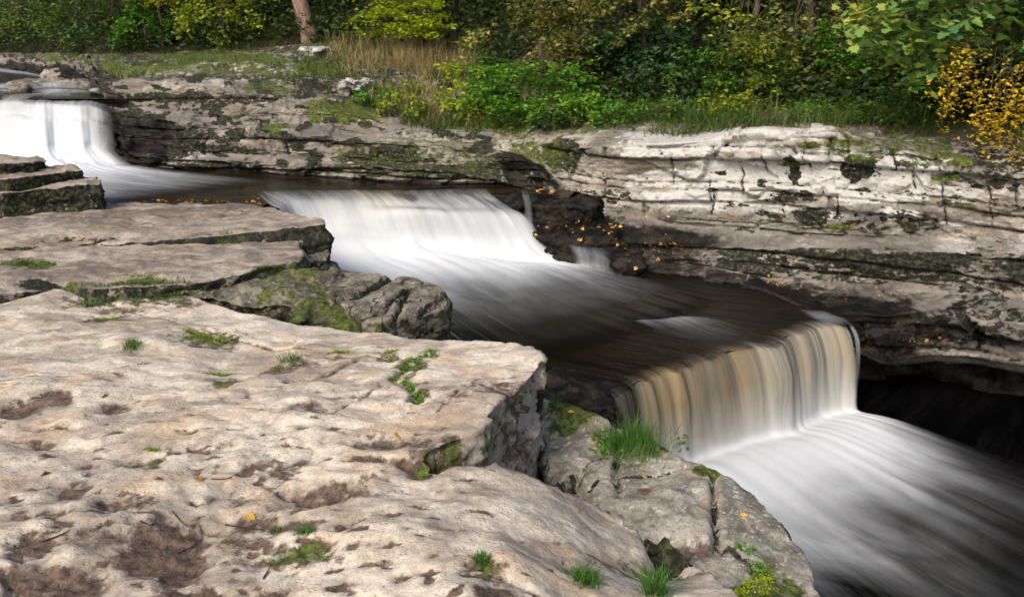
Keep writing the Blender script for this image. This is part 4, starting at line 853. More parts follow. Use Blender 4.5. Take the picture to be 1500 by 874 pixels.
def leaves_mesh(name, P, size, tint, mat, rng, tilt=.5, shape='oval', az=None, frames=None):
    n = len(P); X, Yv, N = frames if frames is not None else rot_frames(n, rng, tilt, az)
    S = size * rng.uniform(.65, 1.25, n) if np.isscalar(size) else size
    LV, LF = (OVAL_V, OVAL_F) if shape == 'oval' else (MAP_V, MAP_F)
    k = len(LV)
    V = P[:, None, :] + S[:, None, None] * (LV[None, :, :1] * X[:, None] + LV[None, :, 1:2] * Yv[:, None] + LV[None, :, 2:3] * N[:, None])
    Fc = (LF[None] + (np.arange(n) * k)[:, None, None]).reshape(-1, LF.shape[1])
    return mesh_np(name, V.reshape(-1, 3), Fc, mat, dict(tint=np.repeat(np.clip(tint, 0, 1), k)), smooth=False)
def tube(paths, sides=6):
    """tapered tubes: paths = list of (points, radii)"""
    VV = []; FF = []; o = 0
    for pts, rad in paths:
        pts = np.asarray(pts, float); n = len(pts)
        T_ = np.gradient(pts, axis=0); T_ /= np.linalg.norm(T_, axis=1, keepdims=True) + 1e-9
        ref = np.array([1., .1, 0]) if abs(T_[0, 2]) > .6 else np.array([0, 0, 1.])
        A = np.cross(T_, ref); A /= np.linalg.norm(A, axis=1, keepdims=True) + 1e-9; B = np.cross(T_, A)
        th = np.linspace(0, 2 * np.pi, sides, endpoint=False)
        ring = pts[:, None] + np.asarray(rad)[:, None, None] * (np.cos(th)[None, :, None] * A[:, None] + np.sin(th)[None, :, None] * B[:, None])
        VV.append(ring.reshape(-1, 3)); i = np.arange(n - 1)[:, None] * sides; j = np.arange(sides)[None]; jn = (j + 1) % sides
        FF.append(np.stack([(i + j), (i + jn), (i + sides + jn), (i + sides + j)], -1).reshape(-1, 4) + o); o += n * sides
    return np.vstack(VV), np.vstack(FF)
def curve(a, b, sag=0., n=7, rng=RNG, wob=.05):
    t = np.linspace(0, 1, n)[:, None]; p = a + (b - a) * t; L = np.linalg.norm(b - a)
    w = rng.normal(0, wob * L, (n, 3)); w[0] = 0; w[-1] = 0
    p = p + w * np.sin(np.pi * t); p[:, 2] += sag * 4 * (t[:, 0] * (1 - t[:, 0])); return p
def spray(rng, tip0, tip1, n, width, thick, droop=.0):
    """leaf positions along one branch from tip0 to tip1"""
    t = rng.beta(1.6, 1.1, n); d = tip1 - tip0; L = np.linalg.norm(d); dh = d / L; side = np.cross(dh, [0, 0, 1]); side /= np.linalg.norm(side) + 1e-6
    w = width * np.sin(np.pi * np.clip(t * .85 + .12, 0, 1)) 
    P = tip0 + d * t[:, None] + side * (rng.normal(0, 1, n) * w * .55)[:, None] + np.c_[0 * t, 0 * t, rng.normal(0, thick, n) - droop * t ** 2 * L]
    return P
def empty(name, loc):
    o = bpy.data.objects.new(name, None); COL.objects.link(o); o.location = loc; o.empty_display_size = .2; return o
def child(name, me, root):
    o = link(name, me, root, None); n = len(me.vertices); c = np.empty(n * 3, np.float32); me.vertices.foreach_get('co', c)
    me.vertices.foreach_set('co', (c.reshape(-1, 3) - np.array(root.location, np.float32)).ravel()); return o
def plant(name, label, cat, base, stem_h, rx, ry, rz, nclump, nleaf, size, mat, rng, bark=M_TWIG, trunk_r=.05, tilt=.5, shape='oval', flat=.25, group=None, lean=(0, 0), tint0=.35, low=-.6, front=None, spray_len=.55, droop=.0):
    """bush or tree: trunk and limbs + crown of leaf sprays filling an ellipsoid centred stem_h above the base"""
    root = empty(name, base); tag(root, label, cat, group)
    base = np.array(base, float); c = base + np.array([lean[0], lean[1], stem_h]); R3 = np.array([rx, ry, rz])
    paths = []; k = max(2, int(stem_h / .4) + 2)
    main = curve(base - [0, 0, .15], c, 0, 8, rng, .035); paths.append((main, np.linspace(trunk_r, trunk_r * .55, 8)))
    P = []; Tn = []
    for i in range(nclump):
        while True:
            q = rng.normal(0, 1, 3); q /= np.linalg.norm(q); q *= rng.uniform(.35, 1.) ** .6
            if q[2] > low and (front is None or q[1] < front): break
        e = c + q * R3; out = q * R3; out[2] *= .3; out /= np.linalg.norm(out) + 1e-6
        L = spray_len * rng.uniform(.7, 1.3) * (rx + ry) / 2
        a = e - out * L * .5; b = e + out * L * .5 + np.array([0, 0, rng.normal(0, .08)])
        m0 = main[rng.integers(3, 8)]
        if i % 3 == 0: paths.append((curve(m0, b, .05, 6, rng), np.linspace(trunk_r * .16, .003, 6)))
        n = int(nleaf * rng.uniform(.6, 1.4))
        P.append(spray(rng, a, b, n, L * .62, L * flat * .4, droop)); Tn.append(np.clip(rng.normal(tint0, .16) + rng.normal(0, .17, n), 0, 1))
    P = np.vstack(P); Tn = np.concatenate(Tn)
    V, Fq = tube(paths); child('trunk', mesh_np('trunk', V, Fq, bark), root)
    child('crown', leaves_mesh('crown', P, size, Tn, mat, rng, tilt, shape), root)
    return root
def branchwork(name, label, cat, base, trunk_top, tr, tips, nleaf, size, mat, rng, bark=M_BARK, width=.35, thick=.05, droop=.12, tilt=.5, shape='oval', tint=lambda P, rng: rng.normal(.45, .22, len(P)), extra=None):
    """tree whose boughs reach to given places: tips = [(start, end, weight)]"""
    root = empty(name, base); tag(root, label, cat)
    main = curve(np.array(base) - [0, 0, .2], np.array(trunk_top), 0, 10, rng, .02); paths = [(main, np.linspace(tr, tr * .55, 10))]
    P = []
    for a, b, w in tips:
        a = np.array(a, float); b = np.array(b, float); m0 = main[rng.integers(5, 10)]
        if rng.uniform() < .4: paths.append((np.vstack([curve(m0, a, .15, 5, rng), curve(a, b, .04, 5, rng)[1:]]), np.linspace(tr * .11, .003, 9)))
        P.append(spray(rng, a, b, int(nleaf * w), width, thick, droop))
    P = np.vstack(P); V, Fq = tube(paths); child('trunk', mesh_np('trunk', V, Fq, bark), root)
    child('crown', leaves_mesh('crown', P, size, tint(P, rng), mat, rng, tilt, shape), root); return root
def blades(P, hgt, wid, lean, rng, mat, name, tint=.4, curl=.5, dirs=None):
    """grass blades: bent two-segment strips"""
    n = len(P); az = rng.uniform(0, 2 * np.pi, n); h = hgt * (.25 + 1.25 * rng.beta(1.6, 2.2, n)); l = np.abs(rng.normal(lean, lean * .6, n)) * h
    dx = np.c_[np.cos(az), np.sin(az), 0 * az]; sd = np.c_[-np.sin(az), np.cos(az), 0 * az] * (wid * rng.uniform(.6, 1.2, n))[:, None]
    up = np.array([0, 0, 1.]); V = np.zeros((n, 6, 3))
    for j, (t, w) in enumerate(((0, 1), (.55, .8), (1, .12))):
        c = P + dx * (l * t ** (1 + curl))[:, None] + up * (h * t * (1 - .25 * t * np.minimum(l / h, 1)))[:, None]
        V[:, 2 * j] = c - sd * w; V[:, 2 * j + 1] = c + sd * w
    q = np.array([[0, 1, 3, 2], [2, 3, 5, 4]]); Fq = (q[None] + (np.arange(n) * 6)[:, None, None]).reshape(-1, 4)
    t = np.clip(rng.normal(tint, .2, n), 0, 1)
    return mesh_np(name, V.reshape(-1, 3), Fq, mat, dict(tint=np.repeat(t, 6)), smooth=False)

rg = np.random.default_rng(5)
# ---- dark wood on the slope behind
WOOD = 'dark trees filling the wood behind'
for i, px in enumerate(np.arange(-330, 1900, 118)):
    lf = px < 480
    for row in (0, 1):
        dy = (2.4 if row == 0 else 6.5) + rg.uniform(-.5, .8); b = HP(px + row * 55 + rg.uniform(-20, 20), dy)
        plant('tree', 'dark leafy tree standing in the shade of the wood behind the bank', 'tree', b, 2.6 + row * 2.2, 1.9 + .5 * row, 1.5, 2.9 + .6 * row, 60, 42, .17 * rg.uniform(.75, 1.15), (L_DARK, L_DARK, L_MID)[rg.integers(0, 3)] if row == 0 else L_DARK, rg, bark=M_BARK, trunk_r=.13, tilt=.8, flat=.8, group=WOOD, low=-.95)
# ---- left: shrubs at the foot of the wood
for px, dy, w, h, m, t0, lab in [
    (-120, .6, 1.7, 1.5, L_DARK, .5, 'dark shrub outside the left end of the far bank'), (-20, .4, 1.5, 1.3, L_YG, .25, 'yellow-green shrub at the far left, above the upper fall'), (58, .8, 1.4, 1.5, L_MID, .55, 'mid-green shrub second from the left edge of the wood'), (120, .2, 1.0, 1.1, L_MID, .3, 'low dark green shrub above the brown boulder'),
    (175, .6, 1.3, 1.5, L_DARK, .55, 'dark blue-green shrub between two green ones on the left'), (215, .1, .7, .6, L_BRIGHT, .2, 'small green bush at the top of the left ledges'), (262, .9, 1.0, 1.6, L_DARK, .3, 'very dark shrub with a few yellow leaves on the left'), (332, .3, 1.05, 1.15, L_YG, .35, 'yellowish green shrub nearest the leaning trunk on its left'),
    (395, 1.2, 1.0, 1.6, L_DARK, .35, 'dark shrub directly left of the leaning trunk'), (480, 1.4, 1.1, 1.3, L_BRIGHT, .1, 'deep green shrub behind the leaning trunk')]:
    b = HP(px, dy); plant('shrub', lab, 'shrub', b, h * .75, w, w * .8, h * .8, 46, 46, .10, m, rg, trunk_r=.04, tilt=.7, flat=.5, tint0=t0, low=-.85)
plant('shrub', 'thin bush of bright yellow leaves among the dark shrubs on the left', 'shrub', HP(243, .15), 1.05, .55, .4, .35, 10, 16, .10, L_YEL, rg, tilt=.7, flat=.5)
# leaning trunk
b = BP(457, 52); t2 = PY(432, -40, b[1] + .1); t3 = t2 + (t2 - b) * 4.5
root = empty('tree', b); tag(root, 'tree with a bare leaning pinkish-brown trunk on the left of the grassy mound', 'tree')
pts = np.vstack([curve(b - [0, 0, .3], t2, .0, 8, rg, .012), curve(t2, t3, 0, 6, rg, .01)[1:]]); V_, F_ = tube([(pts, np.r_[.26, .20, .17, .16, .155, .15, .15, .148, np.linspace(.145, .12, 5)])] + [(curve(t3, t3 + rg.normal(0, 1, 3) * [1.4, 1.4, .6] + [0, 0, 1.6], 0, 5, rg), np.linspace(.07, .01, 5)) for _ in range(7)], 12)
child('trunk', mesh_np('trunk', V_, F_, M_BARKP), root)
child('crown', leaves_mesh('crown', t3 + np.array([0, .3, 1.5]) + rg.normal(0, 1, (1500, 3)) * [1.3, 1.2, .8], .16, rg.normal(.4, .2, 1500), L_MID, rg, .8), root)
# ---- sapling with lime leaves in flat tiers
def tiers(px0, px1, py0, py1, Y, n, rng, ln=.7, dirx=None):
    out = []
    for i in range(n):
        px, py = rng.uniform(px0, px1), rng.uniform(py0, py1); p = PY(px, py, Y + rng.uniform(-.5, .5)); s = rng.choice([-1, 1]) if dirx is None else dirx
        v = np.array([s * rng.uniform(.5, 1), rng.uniform(-.7, .1), rng.uniform(-.18, .12)]); v /= np.linalg.norm(v); L = ln * rng.uniform(.7, 1.3)
        out.append((p - v * L * .5, p + v * L * .5, 1.))
    return out
b = BP(612, 66); branchwork('sapling', 'young tree with lime-green leaves in flat tiers above the dry grass', 'tree', b, b + np.array([-.1, .4, 2.6]), .05, tiers(540, 660, -45, 48, b[1] - .5, 46, rg, .9), 75, .085, L_LIME, rg, width=.28, thick=.03, droop=.1, tilt=.35)
b = BP(505, 62); plant('sapling', 'small yellow-green seedling among the dry grass by the leaning trunk', 'sapling', b + [0, 0, -.1], .3, .4, .3, .25, 10, 24, .08, L_YG, rg, tilt=.5)
# ---- olive boughs hanging from the top, middle
b = HP(905, 1.3); Yb = 15.0
tp = []
for i in range(58):
    px = rg.uniform(675, 1000); lim = np.interp(px, [675, 760, 850, 930, 1000], [70, 92, 88, 70, 40]); py = rg.uniform(-60, lim); p = PY(px, py, Yb + rg.uniform(-.9, .7))
    v = np.array([-rg.uniform(.3, 1), -rg.uniform(.0, .6), -rg.uniform(.05, .4)]); v /= np.linalg.norm(v); L = rg.uniform(.5, .9); tp.append((p - v * L * .6, p + v * L * .4, 1.))
branchwork('tree', 'tree with olive-yellow drooping boughs hanging over the middle of the bank', 'tree', b, b + np.array([0, 0, 4.2]), .13, tp, 80, .10, L_OLIVE, rg, width=.28, thick=.05, droop=.2, tilt=.6, tint=lambda P, r: r.normal(.45, .25, len(P)) + .5 * fbm(P, 1.2, 2))
# ---- bright green bush
b = BP(790, 168); branchwork('bush', 'bright green bush with layered leafy sprays above the mossy rocks', 'bush', b, b + np.array([0, .3, 1.1]), .05, tiers(705, 860, 92, 128, b[1] - .1, 24, rg, .8) + tiers(735, 868, 132, 160, b[1] - .5, 20, rg, .7) + tiers(690, 790, 95, 160, b[1] + .3, 16, rg, .6), 66, .092, L_BRIGHT, rg, bark=M_TWIG, width=.25, thick=.035, droop=.15, tilt=.4, tint=lambda P, r: r.normal(.62, .22, len(P)) + .6 * fbm(P, 1.6, 2))
b = BP(672, 172); branchwork('sapling', 'little sapling with big yellow-green leaves at the edge of the dry grass', 'sapling', b, b + np.array([-.05, 0, .5]), .015, tiers(648, 684, 124, 160, b[1] - .2, 9, rg, .35), 22, .095, L_LIME, rg, bark=M_TWIG, width=.14, thick=.04, droop=.2, tilt=.6)
b = BP(640, 120); branchwork('sapling', 'upright sapling with small lime leaves in front of the brown roots', 'sapling', b, b + np.array([0, -.1, .5]), .015, tiers(630, 672, 82, 118, b[1] - .15, 8, rg, .35), 24, .07, L_LIME, rg, bark=M_TWIG, width=.12, thick=.04, tilt=.6)
for px, py, w, h, m, lab in [(700, 176, .45, .32, L_YG, 'low yellow-green bush hanging over the mossy ledges, left of the bright bush'), (745, 186, .4, .28, L_BRIGHT, 'low green bush hanging over the mossy rocks under the bright bush'), (800, 190, .35, .22, L_GRN, 'small mossy-green bush on the ledge below the bright bush'), (845, 188, .4, .26, L_MID, 'low bush on the ledge at the lower right of the bright bush'), (590, 172, .45, .35, L_YG, 'yellowish bush among the grass at the foot of the mound'), (545, 158, .35, .25, L_BRIGHT, 'bright green herb bush at the foot of the mound'), (900, 188, .4, .3, L_BRIGHT, 'green herb bush at the left end of the pale cliff top'), (960, 180, .4, .3, L_MID, 'leafy bush on the pale cliff top near its left end'), (1290, 182, .4, .32, L_MID, 'leafy bush on the cliff edge under the sycamore'), (1060, 172, .4, .28, L_YG, 'yellow-green bush in the grass on the pale cliff top')]:
    b = BP(px, py); plant('bush', lab, 'bush', b, h * .6, w, w * .6, h * .8, 24, 26, .065, m, rg, trunk_r=.012, tilt=.7, flat=.5, tint0=.4, low=-.7)
# ---- deep blue-green tree in the shade
b = HP(935, .5); branchwork('tree', 'blue-green leafy tree in deep shade right of the bright green bush', 'tree', b, b + np.array([0, .4, 2.8]), .07, tiers(870, 1000, -30, 95, b[1] + .2, 40, rg, .8) + tiers(880, 960, 60, 150, b[1], 14, rg, .6), 44, .11, L_BLUE, rg, width=.3, thick=.08, droop=.2, tilt=.6)
# ---- right of the middle: low plants and bushes
for px, dy, w, h, m, t0, sz, lab in [(905, .2, .5, .35, L_DARK, .6, .08, 'dark low bush at the foot of the wood, left of the green herbs'), (962, .1, .5, .45, L_BLUE, .4, .08, 'blue-green low bush in the gloom beside the mossy ledge'), (1030, .25, .6, .5, L_BRIGHT, .15, .08, 'green herb clump growing out of the shaded grass'), (1062, .05, .35, .3, L_BRIGHT, .5, .07, 'small bright herb clump in the grass below the shaded bank'),
    (1100, .5, .6, .7, L_MID, .5, .09, 'bush with mixed green leaves left of the thin dark trunk'), (1122, .12, .45, .4, L_YG, .45, .085, 'yellow-green low bush left of the thin dark trunk'), (1160, .3, .4, .5, L_MID, .3, .085, 'green bush at the foot of the thin dark trunk'), (1212, .35, .5, .7, L_BRIGHT, .25, .09, 'leafy green bush right of the thin dark trunk'), (1262, .3, .5, .55, L_MID, .2, .085, 'dark green bush below the sycamore boughs'), (1315, .25, .5, .5, L_MID, .5, .09, 'green bush at the cliff top left of the yellow leaves'), (1345, .0, .35, .35, L_BRIGHT, .3, .08, 'small green bush on the cliff edge beside the yellow leaves'), (1420, .4, .6, .6, L_DARK, .4, .09, 'dark bush behind the yellow leaves'), (1500, .4, .7, .7, L_DARK, .4, .09, 'dark bush at the right edge behind the yellow leaves'), (1600, .4, .8, .8, L_MID, .3, .09, 'green bush on the cliff top beyond the right edge')]:
    b = HP(px, dy) if dy > .02 else BP(px, np.interp(px, CP, LP[7]) + 8)
    plant('bush', lab, 'bush', b, h * .7, w * 1.1, w * .8, h * .85, 34, 30, sz, m, rg, trunk_r=.02, tilt=.65, flat=.5, tint0=t0, low=-.8)
b = HP(1180, .5); tp = [(PY(x, y - 14, b[1] - .2), PY(x + dx, y + 22, b[1] - .4), 1.) for x, y, dx in [(1165, 70, -4), (1160, 95, 3), (1170, 112, 6), (1190, 60, 8), (1150, 40, -14), (1215, 75, 10), (1205, 100, 4), (1230, 40, 10), (1130, 55, -14), (1120, 30, -20), (1180, 20, 5), (1240, 70, 12), (1145, 15, -10), (1100, 45, -18), (1215, 20, 10), (1165, 45, 0)]]
branchwork('tree', 'slender tree with a thin dark trunk and pale green hanging leaves', 'tree', b, b + np.array([-.08, .1, 3.2]), .075, tp, 44, .10, L_OLIVE, rg, width=.2, thick=.09, droop=.1, tilt=.9, tint=lambda P, r: r.normal(.35, .2, len(P)))
tp = [(PY(x, y, 13.6), PY(x + 42, y + 10, 13.2), 1.) for x, y in [(1060, 52), (1072, 62), (1085, 58), (1095, 72), (1050, 8), (1010, 5), (1030, 14), (1070, 22), (1000, -8)]]
b = HP(1090, 1.6); branchwork('tree', 'thin tree with small yellowing leaves in front of the darkest part of the wood', 'tree', b, b + np.array([0, 0, 3]), .06, tp, 30, .09, L_YG, rg, width=.2, thick=.07, tilt=.7, tint=lambda P, r: r.normal(.6, .25, len(P)))
# ---- sycamore at right, large leaves
b = HP(1408, .55); Ys = 10.9; tp = []
for i in range(80):
    px = rg.uniform(1262, 1640); lim = np.interp(px, [1262, 1300, 1360, 1420, 1500, 1640], [30, 100, 85, 60, 85, 100]); py = rg.uniform(-110, lim); p = PY(px, py, Ys + rg.uniform(-.8, .6))
    v = np.array([-rg.uniform(-.2, 1), -rg.uniform(.1, .7), -rg.uniform(.1, .5)]); v /= np.linalg.norm(v); L = rg.uniform(.4, .7); tp.append((p - v * L * .6, p + v * L * .4, 1.))
for x, y in [(1262, 22), (1280, 45), (1300, 70), (1318, 95), (1330, 120), (1310, 60), (1345, 105)]:
    p = PY(x + 10, y, Ys - .4); tp.append((p + [.3, .2, .15], p, 1.2))
branchwork('tree', 'sycamore with large blue-green and yellowing leaves at the top right', 'tree', b, b + np.array([.1, .2, 3.6]), .17, tp, 34, .125, L_SYC, rg, width=.3, thick=.09, droop=.25, tilt=.5, shape='maple', tint=lambda P, r: r.normal(.32, .15, len(P)) + .7 * sstep(.2, .8, fbm(P, 1.3, 2) + .5) * sstep(4.6, 3.4, P[:, 0] * 1.0))
# ---- yellow boughs at right
b = HP(1450, .2); tp = []
for i in range(50):
    f = rg.uniform(0, 1); px = np.interp(f, [0, .5, 1], [1365, 1420, 1500]) + rg.uniform(-15, 110); py = rg.uniform(70 + (1 - f) * 10, np.interp(px, [1350, 1400, 1450, 1500], [165, 175, 205, 245])); p = PY(px, py, 10.1 + rg.uniform(-.4, .4))
    v = np.array([-rg.uniform(.2, 1), -rg.uniform(.2, .8), -rg.uniform(.3, .9)]); v /= np.linalg.norm(v); L = rg.uniform(.35, .6); tp.append((p - v * L * .6, p + v * L * .4, 1.))
for x, y in [(1360, 145), (1380, 125), (1400, 105), (1420, 85), (1440, 215), (1480, 228), (1495, 240), (1460, 200), (1470, 180)]:
    p = PY(x, y, 10.0); tp.append((p + [.2, .25, .25], p, .9))
branchwork('tree', 'small tree with drooping boughs of golden yellow autumn leaves at the right edge', 'tree', b, b + np.array([.1, 0, 2.0]), .08, tp, 27, .056, L_YEL, rg, bark=M_TWIG, width=.2, thick=.07, droop=.2, tilt=.7, tint=lambda P, r: r.normal(.5, .25, len(P)))

# ---- grass on the bank (nobody could count the blades)
def scatter(n, px0, px1, f0, f1, dens=None):
    """points on the bank between line parameters f0 and f1 (rows of the traced profile)"""
    j0, j1 = np.searchsorted(CP, [px0, px1]); out = []
    rr = np.searchsorted(rowt, [f0, f1]); 
    jj = rg.uniform(j0, j1 - 1.01, n); kk = rg.uniform(rr[0], min(rr[1], nr - 1.01), n)
    j = jj.astype(int); k = kk.astype(int); fj = (jj - j)[:, None]; fk = (kk - k)[:, None]
    P = (BV[k, j] * (1 - fj) + BV[k, np.minimum(j + 1, nc - 1)] * fj) * (1 - fk) + (BV[np.minimum(k + 1, nr - 1), j] * (1 - fj) + BV[np.minimum(k + 1, nr - 1), np.minimum(j + 1, nc - 1)] * fj) * fk
    P = P[(kk - rr[0]) / max(1, rr[1] - rr[0]) > .42 * np.clip(.5 + 1.6 * fbm(P * [1, 1, 0], .9, 3, off=(7, 7, 7)), 0, 1) * (f1 - f0 > .5)]
    if dens is not None: P = P[rg.uniform(0, 1, len(P)) < dens(P)]
    return P
def stuff_grass(name, label, P, h, w, ln, mat, tint=.4):
    me = blades(P - [0, 0, .02], h, w, ln, rg, mat, name, tint); o = link(name, me, loc=P.mean(0)); tag(o, label, 'grass', kind='stuff')
pc = lambda P, s, o: np.clip(.5 + 1.3 * fbm(P, s, 3, off=(o, o, 1)), 0, 1)
P = np.vstack([scatter(4200, 475, 700, 7.9, 9, lambda P: pc(P, 1.0, 13) ** 1.3), scatter(5000, 575, 690, 8.4, 9, lambda P: pc(P, 1.2, 3)), scatter(1500, 480, 620, 8.5, 9, lambda P: pc(P, 1.2, 3)), scatter(1500, 500, 650, 7.3, 8.4, lambda P: pc(P, 1.5, 5))])
stuff_grass('dry_grass', 'tall straw-coloured dry grass on the mound left of the bright bush', P, .36, .006, .8, L_DRY, .55)
P = np.vstack([scatter(2200, 470, 730, 7.1, 8.3, lambda P: pc(P, 1.4, 9)), scatter(3600, 440, 720, 8.1, 9, lambda P: pc(P, 1.4, 9)), scatter(1600, 690, 900, 8.2, 9, lambda P: pc(P, 1.4, 9))])
stuff_grass('bank_grass', 'olive and green grass over the mossy mound in the middle of the bank', P, .26, .007, .9, L_GRASS, .5)
P = np.vstack([scatter(3000, 840, 1380, 7.55, 8.6, lambda P: pc(P, 1.3, 22) ** 1.5), scatter(15000, 860, 1360, 7.9, 9, lambda P: pc(P, 1.0, 2) ** 2), scatter(1500, 1360, 1700, 8.3, 9, lambda P: pc(P, 1.3, 2))])
stuff_grass('bank_grass', 'green and brown grass along the top of the pale cliff', P, .26, .0065, 1.0, L_GRASS, .45)
P = scatter(700, 1020, 1140, 8.3, 9, lambda P: pc(P, 1.3, 7)); stuff_grass('dry_grass', 'patch of brownish dry grass on the cliff top below the thin trunk', P, .26, .006, .7, L_DRY, .2)
P = np.vstack([scatter(5200, 150, 480, 7.3, 9, lambda P: pc(P, 1.5, 4)), scatter(800, 330, 480, 7.6, 8.2, lambda P: pc(P, 1.5, 4))])
stuff_grass('bank_grass', 'short olive grass on the far ledges at the left', P, .12, .006, .6, L_GRASS, .4)
# low leafy ground cover at the wood's edge
P = np.vstack([scatter(1500, 850, 1380, 7.7, 8.6, lambda P: pc(P, 1.6, 32) ** 3), scatter(5200, 860, 1360, 8.2, 9, lambda P: pc(P, 1.6, 12) ** 2), scatter(1200, 680, 880, 8.3, 9, lambda P: pc(P, 1.6, 12))]) + [0, 0, .06]
P[:, 2] += rg.uniform(0, .16, len(P)); o = link('ground_cover', leaves_mesh('ground_cover', P, .055, rg.normal(.4, .25, len(P)), L_BRIGHT, rg, .5), loc=P.mean(0)); tag(o, 'low green leafy ground cover at the edge of the wood', 'ground cover', kind='stuff')
# slope undergrowth so that no bare soil shows
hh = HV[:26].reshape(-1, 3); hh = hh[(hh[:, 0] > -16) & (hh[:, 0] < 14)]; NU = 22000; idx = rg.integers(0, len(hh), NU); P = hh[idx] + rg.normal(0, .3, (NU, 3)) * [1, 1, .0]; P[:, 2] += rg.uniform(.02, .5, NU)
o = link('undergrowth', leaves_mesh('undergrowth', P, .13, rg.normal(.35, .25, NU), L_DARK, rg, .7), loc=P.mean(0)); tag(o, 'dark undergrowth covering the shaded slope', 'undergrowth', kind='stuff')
# ferns
def fern(base, n, L, lab, seed):
    r = np.random.default_rng(seed); P = []; X = []; S = []
    for i in range(n):
        az = r.uniform(-2.9, .2); el = r.uniform(.5, 1.1); d = np.array([math.cos(az), math.sin(az), 0]); side = np.array([-d[1], d[0], 0])
        for t in np.linspace(.12, 1, 16):
            c = base + d * L * t * math.cos(el * (1 - .5 * t)) + np.array([0, 0, L * (math.sin(el) * t - .55 * t * t)]); w = L * .30 * (1 - t) ** .7 + .015
            for s in (-1, 1): P.append(c); X.append(side * s + d * .5 + [0, 0, -.15]); S.append(w)
    P = np.array(P); X = np.array(X); X /= np.linalg.norm(X, axis=1, keepdims=True); N = np.tile([0, 0, 1.], (len(P), 1)) + r.normal(0, .15, (len(P), 3)); Yv = np.cross(N, X); Yv /= np.linalg.norm(Yv, axis=1, keepdims=True); N = np.cross(X, Yv)
    o = link('fern', leaves_mesh('fern', P, np.array(S), r.normal(.45, .2, len(P)), L_FERN, r, frames=(X, Yv * .55, N)), loc=base); tag(o, lab, 'fern')
for px, py, L, lab in [(735, 150, .55, 'fern with arching fronds below the bright green bush, nearest the yellow sapling'), (768, 168, .5, 'fern at the lower edge of the bright green bush'), (705, 135, .45, 'fern half hidden behind the yellow sapling'), (718, 100, .5, 'fern highest on the mound, under the olive boughs')]:
    fern(BP(px, py) + [0, -.15, .05], 11, L, lab, int(px))
# pale outcrops on the mound
for k, (ol, dp, lab) in enumerate([([(442, 68), (452, 60), (478, 62), (488, 74), (470, 79), (448, 76)], .3, 'pale rock sticking out under the leaning trunk'), ([(497, 136), (500, 120), (520, 116), (546, 120), (548, 136), (525, 142)], .34, 'pale cracked rock in the grass of the mound')]):
    pts = []
    for a, q in ol: p = BP(a, q); pts.append(('w', p[0], p[1] - .25, BP(465 if k == 0 else 520, 66 if k == 0 else 122)[2] + (-.05 if k == 0 else .05)))
    xs = np.array([p[1:3] for p in pts]); c = xs.mean(0); ang = np.argsort(np.arctan2(*(xs - c).T[::-1])); pts = [('w', c[0] + (xs[i, 0] - c[0]), c[1] + (xs[i, 1] - c[1]) * (1.0), pts[i][3]) for i in ang]
    o = rock('outcrop', pts, [], dp, .02, M_BANK, smooth=2, side=.05, lump=.03, bed=.04, rough=.015, fac=.16, fs=3., paint=lambda c: c['at'].update(white=np.clip(.42 + .7 * c['med'], 0, .8), dark=np.clip(.3 - c['big'], 0, .7), moss=np.where(c['up'] > .6, .35, 0)), seed=50 + k); tag(o, lab, 'rock')

# ---- grass tufts and herbs on the near rocks
def tuft(name, px, py, r, h, n, mat, lab, cat='grass tuft', lean=.5, wid=.0022, tint=.45, oval=(1, 1)):
    p, nr_ = HIT(px, py); a = rg.normal(0, .5, (n, 2)) * r * np.array(oval); P = np.c_[p[0] + a[:, 0], p[1] + a[:, 1], np.full(n, p[2] - .006)]
    for q in P:
        ok, loc, *_ = SC.ray_cast(DG, Vector((q[0], q[1], p[2] + .12)), Vector((0, 0, -1)), distance=.3)
        if ok: q[2] = loc.z - .004
    o = link(name, blades(P, h, wid, lean, rg, mat, name, tint), loc=p); return tag(o, lab, cat)
for a in [('grass_tuft', 193, 508, .07, .055, 240, L_GREEN, 'small round green grass tuft standing alone on the left of the slab'), ('grass_tuft', 706, 822, .035, .035, 260, L_GREEN, 'small dark green grass tuft in a mud hollow at the bottom centre'), ('grass_tuft', 858, 850, .06, .06, 420, L_GREEN, 'spreading green grass tuft at the bottom edge of the slab'),
          ('grass_tuft', 962, 868, .05, .12, 240, L_GREEN, 'tall-bladed grass tuft in the mossy hole at the bottom'), ('grass_tuft', 932, 650, .19, .17, 620, L_GREEN, 'lush tall grass clump on the shelf beside the lower fall'), ('grass_tuft', 900, 655, .07, .12, 120, L_GREEN, 'bright leafy grass at the left of the lush clump'), ('grass_tuft', 810, 596, .05, .08, 90, L_GREEN, 'little grass tuft behind the square block corner'),
          ('grass_tuft', 425, 527, .10, .05, 160, L_GREEN, 'grass tuft in the crack in the middle of the slab'), ('grass_tuft', 448, 778, .045, .022, 380, L_GREEN, 'flat moss-like grass tuft in a muddy hollow near the bottom'), ('grass_tuft', 330, 355, .10, .07, 110, L_GREEN, 'small grass tuft on the edge of the upper ledge'), ('grass_tuft', 405, 778, .03, .02, 160, L_GRASS, 'tiny tuft left of the flat moss-like tuft')]:
    tuft(*a, lean=.55 if a[2] < 700 else .7)
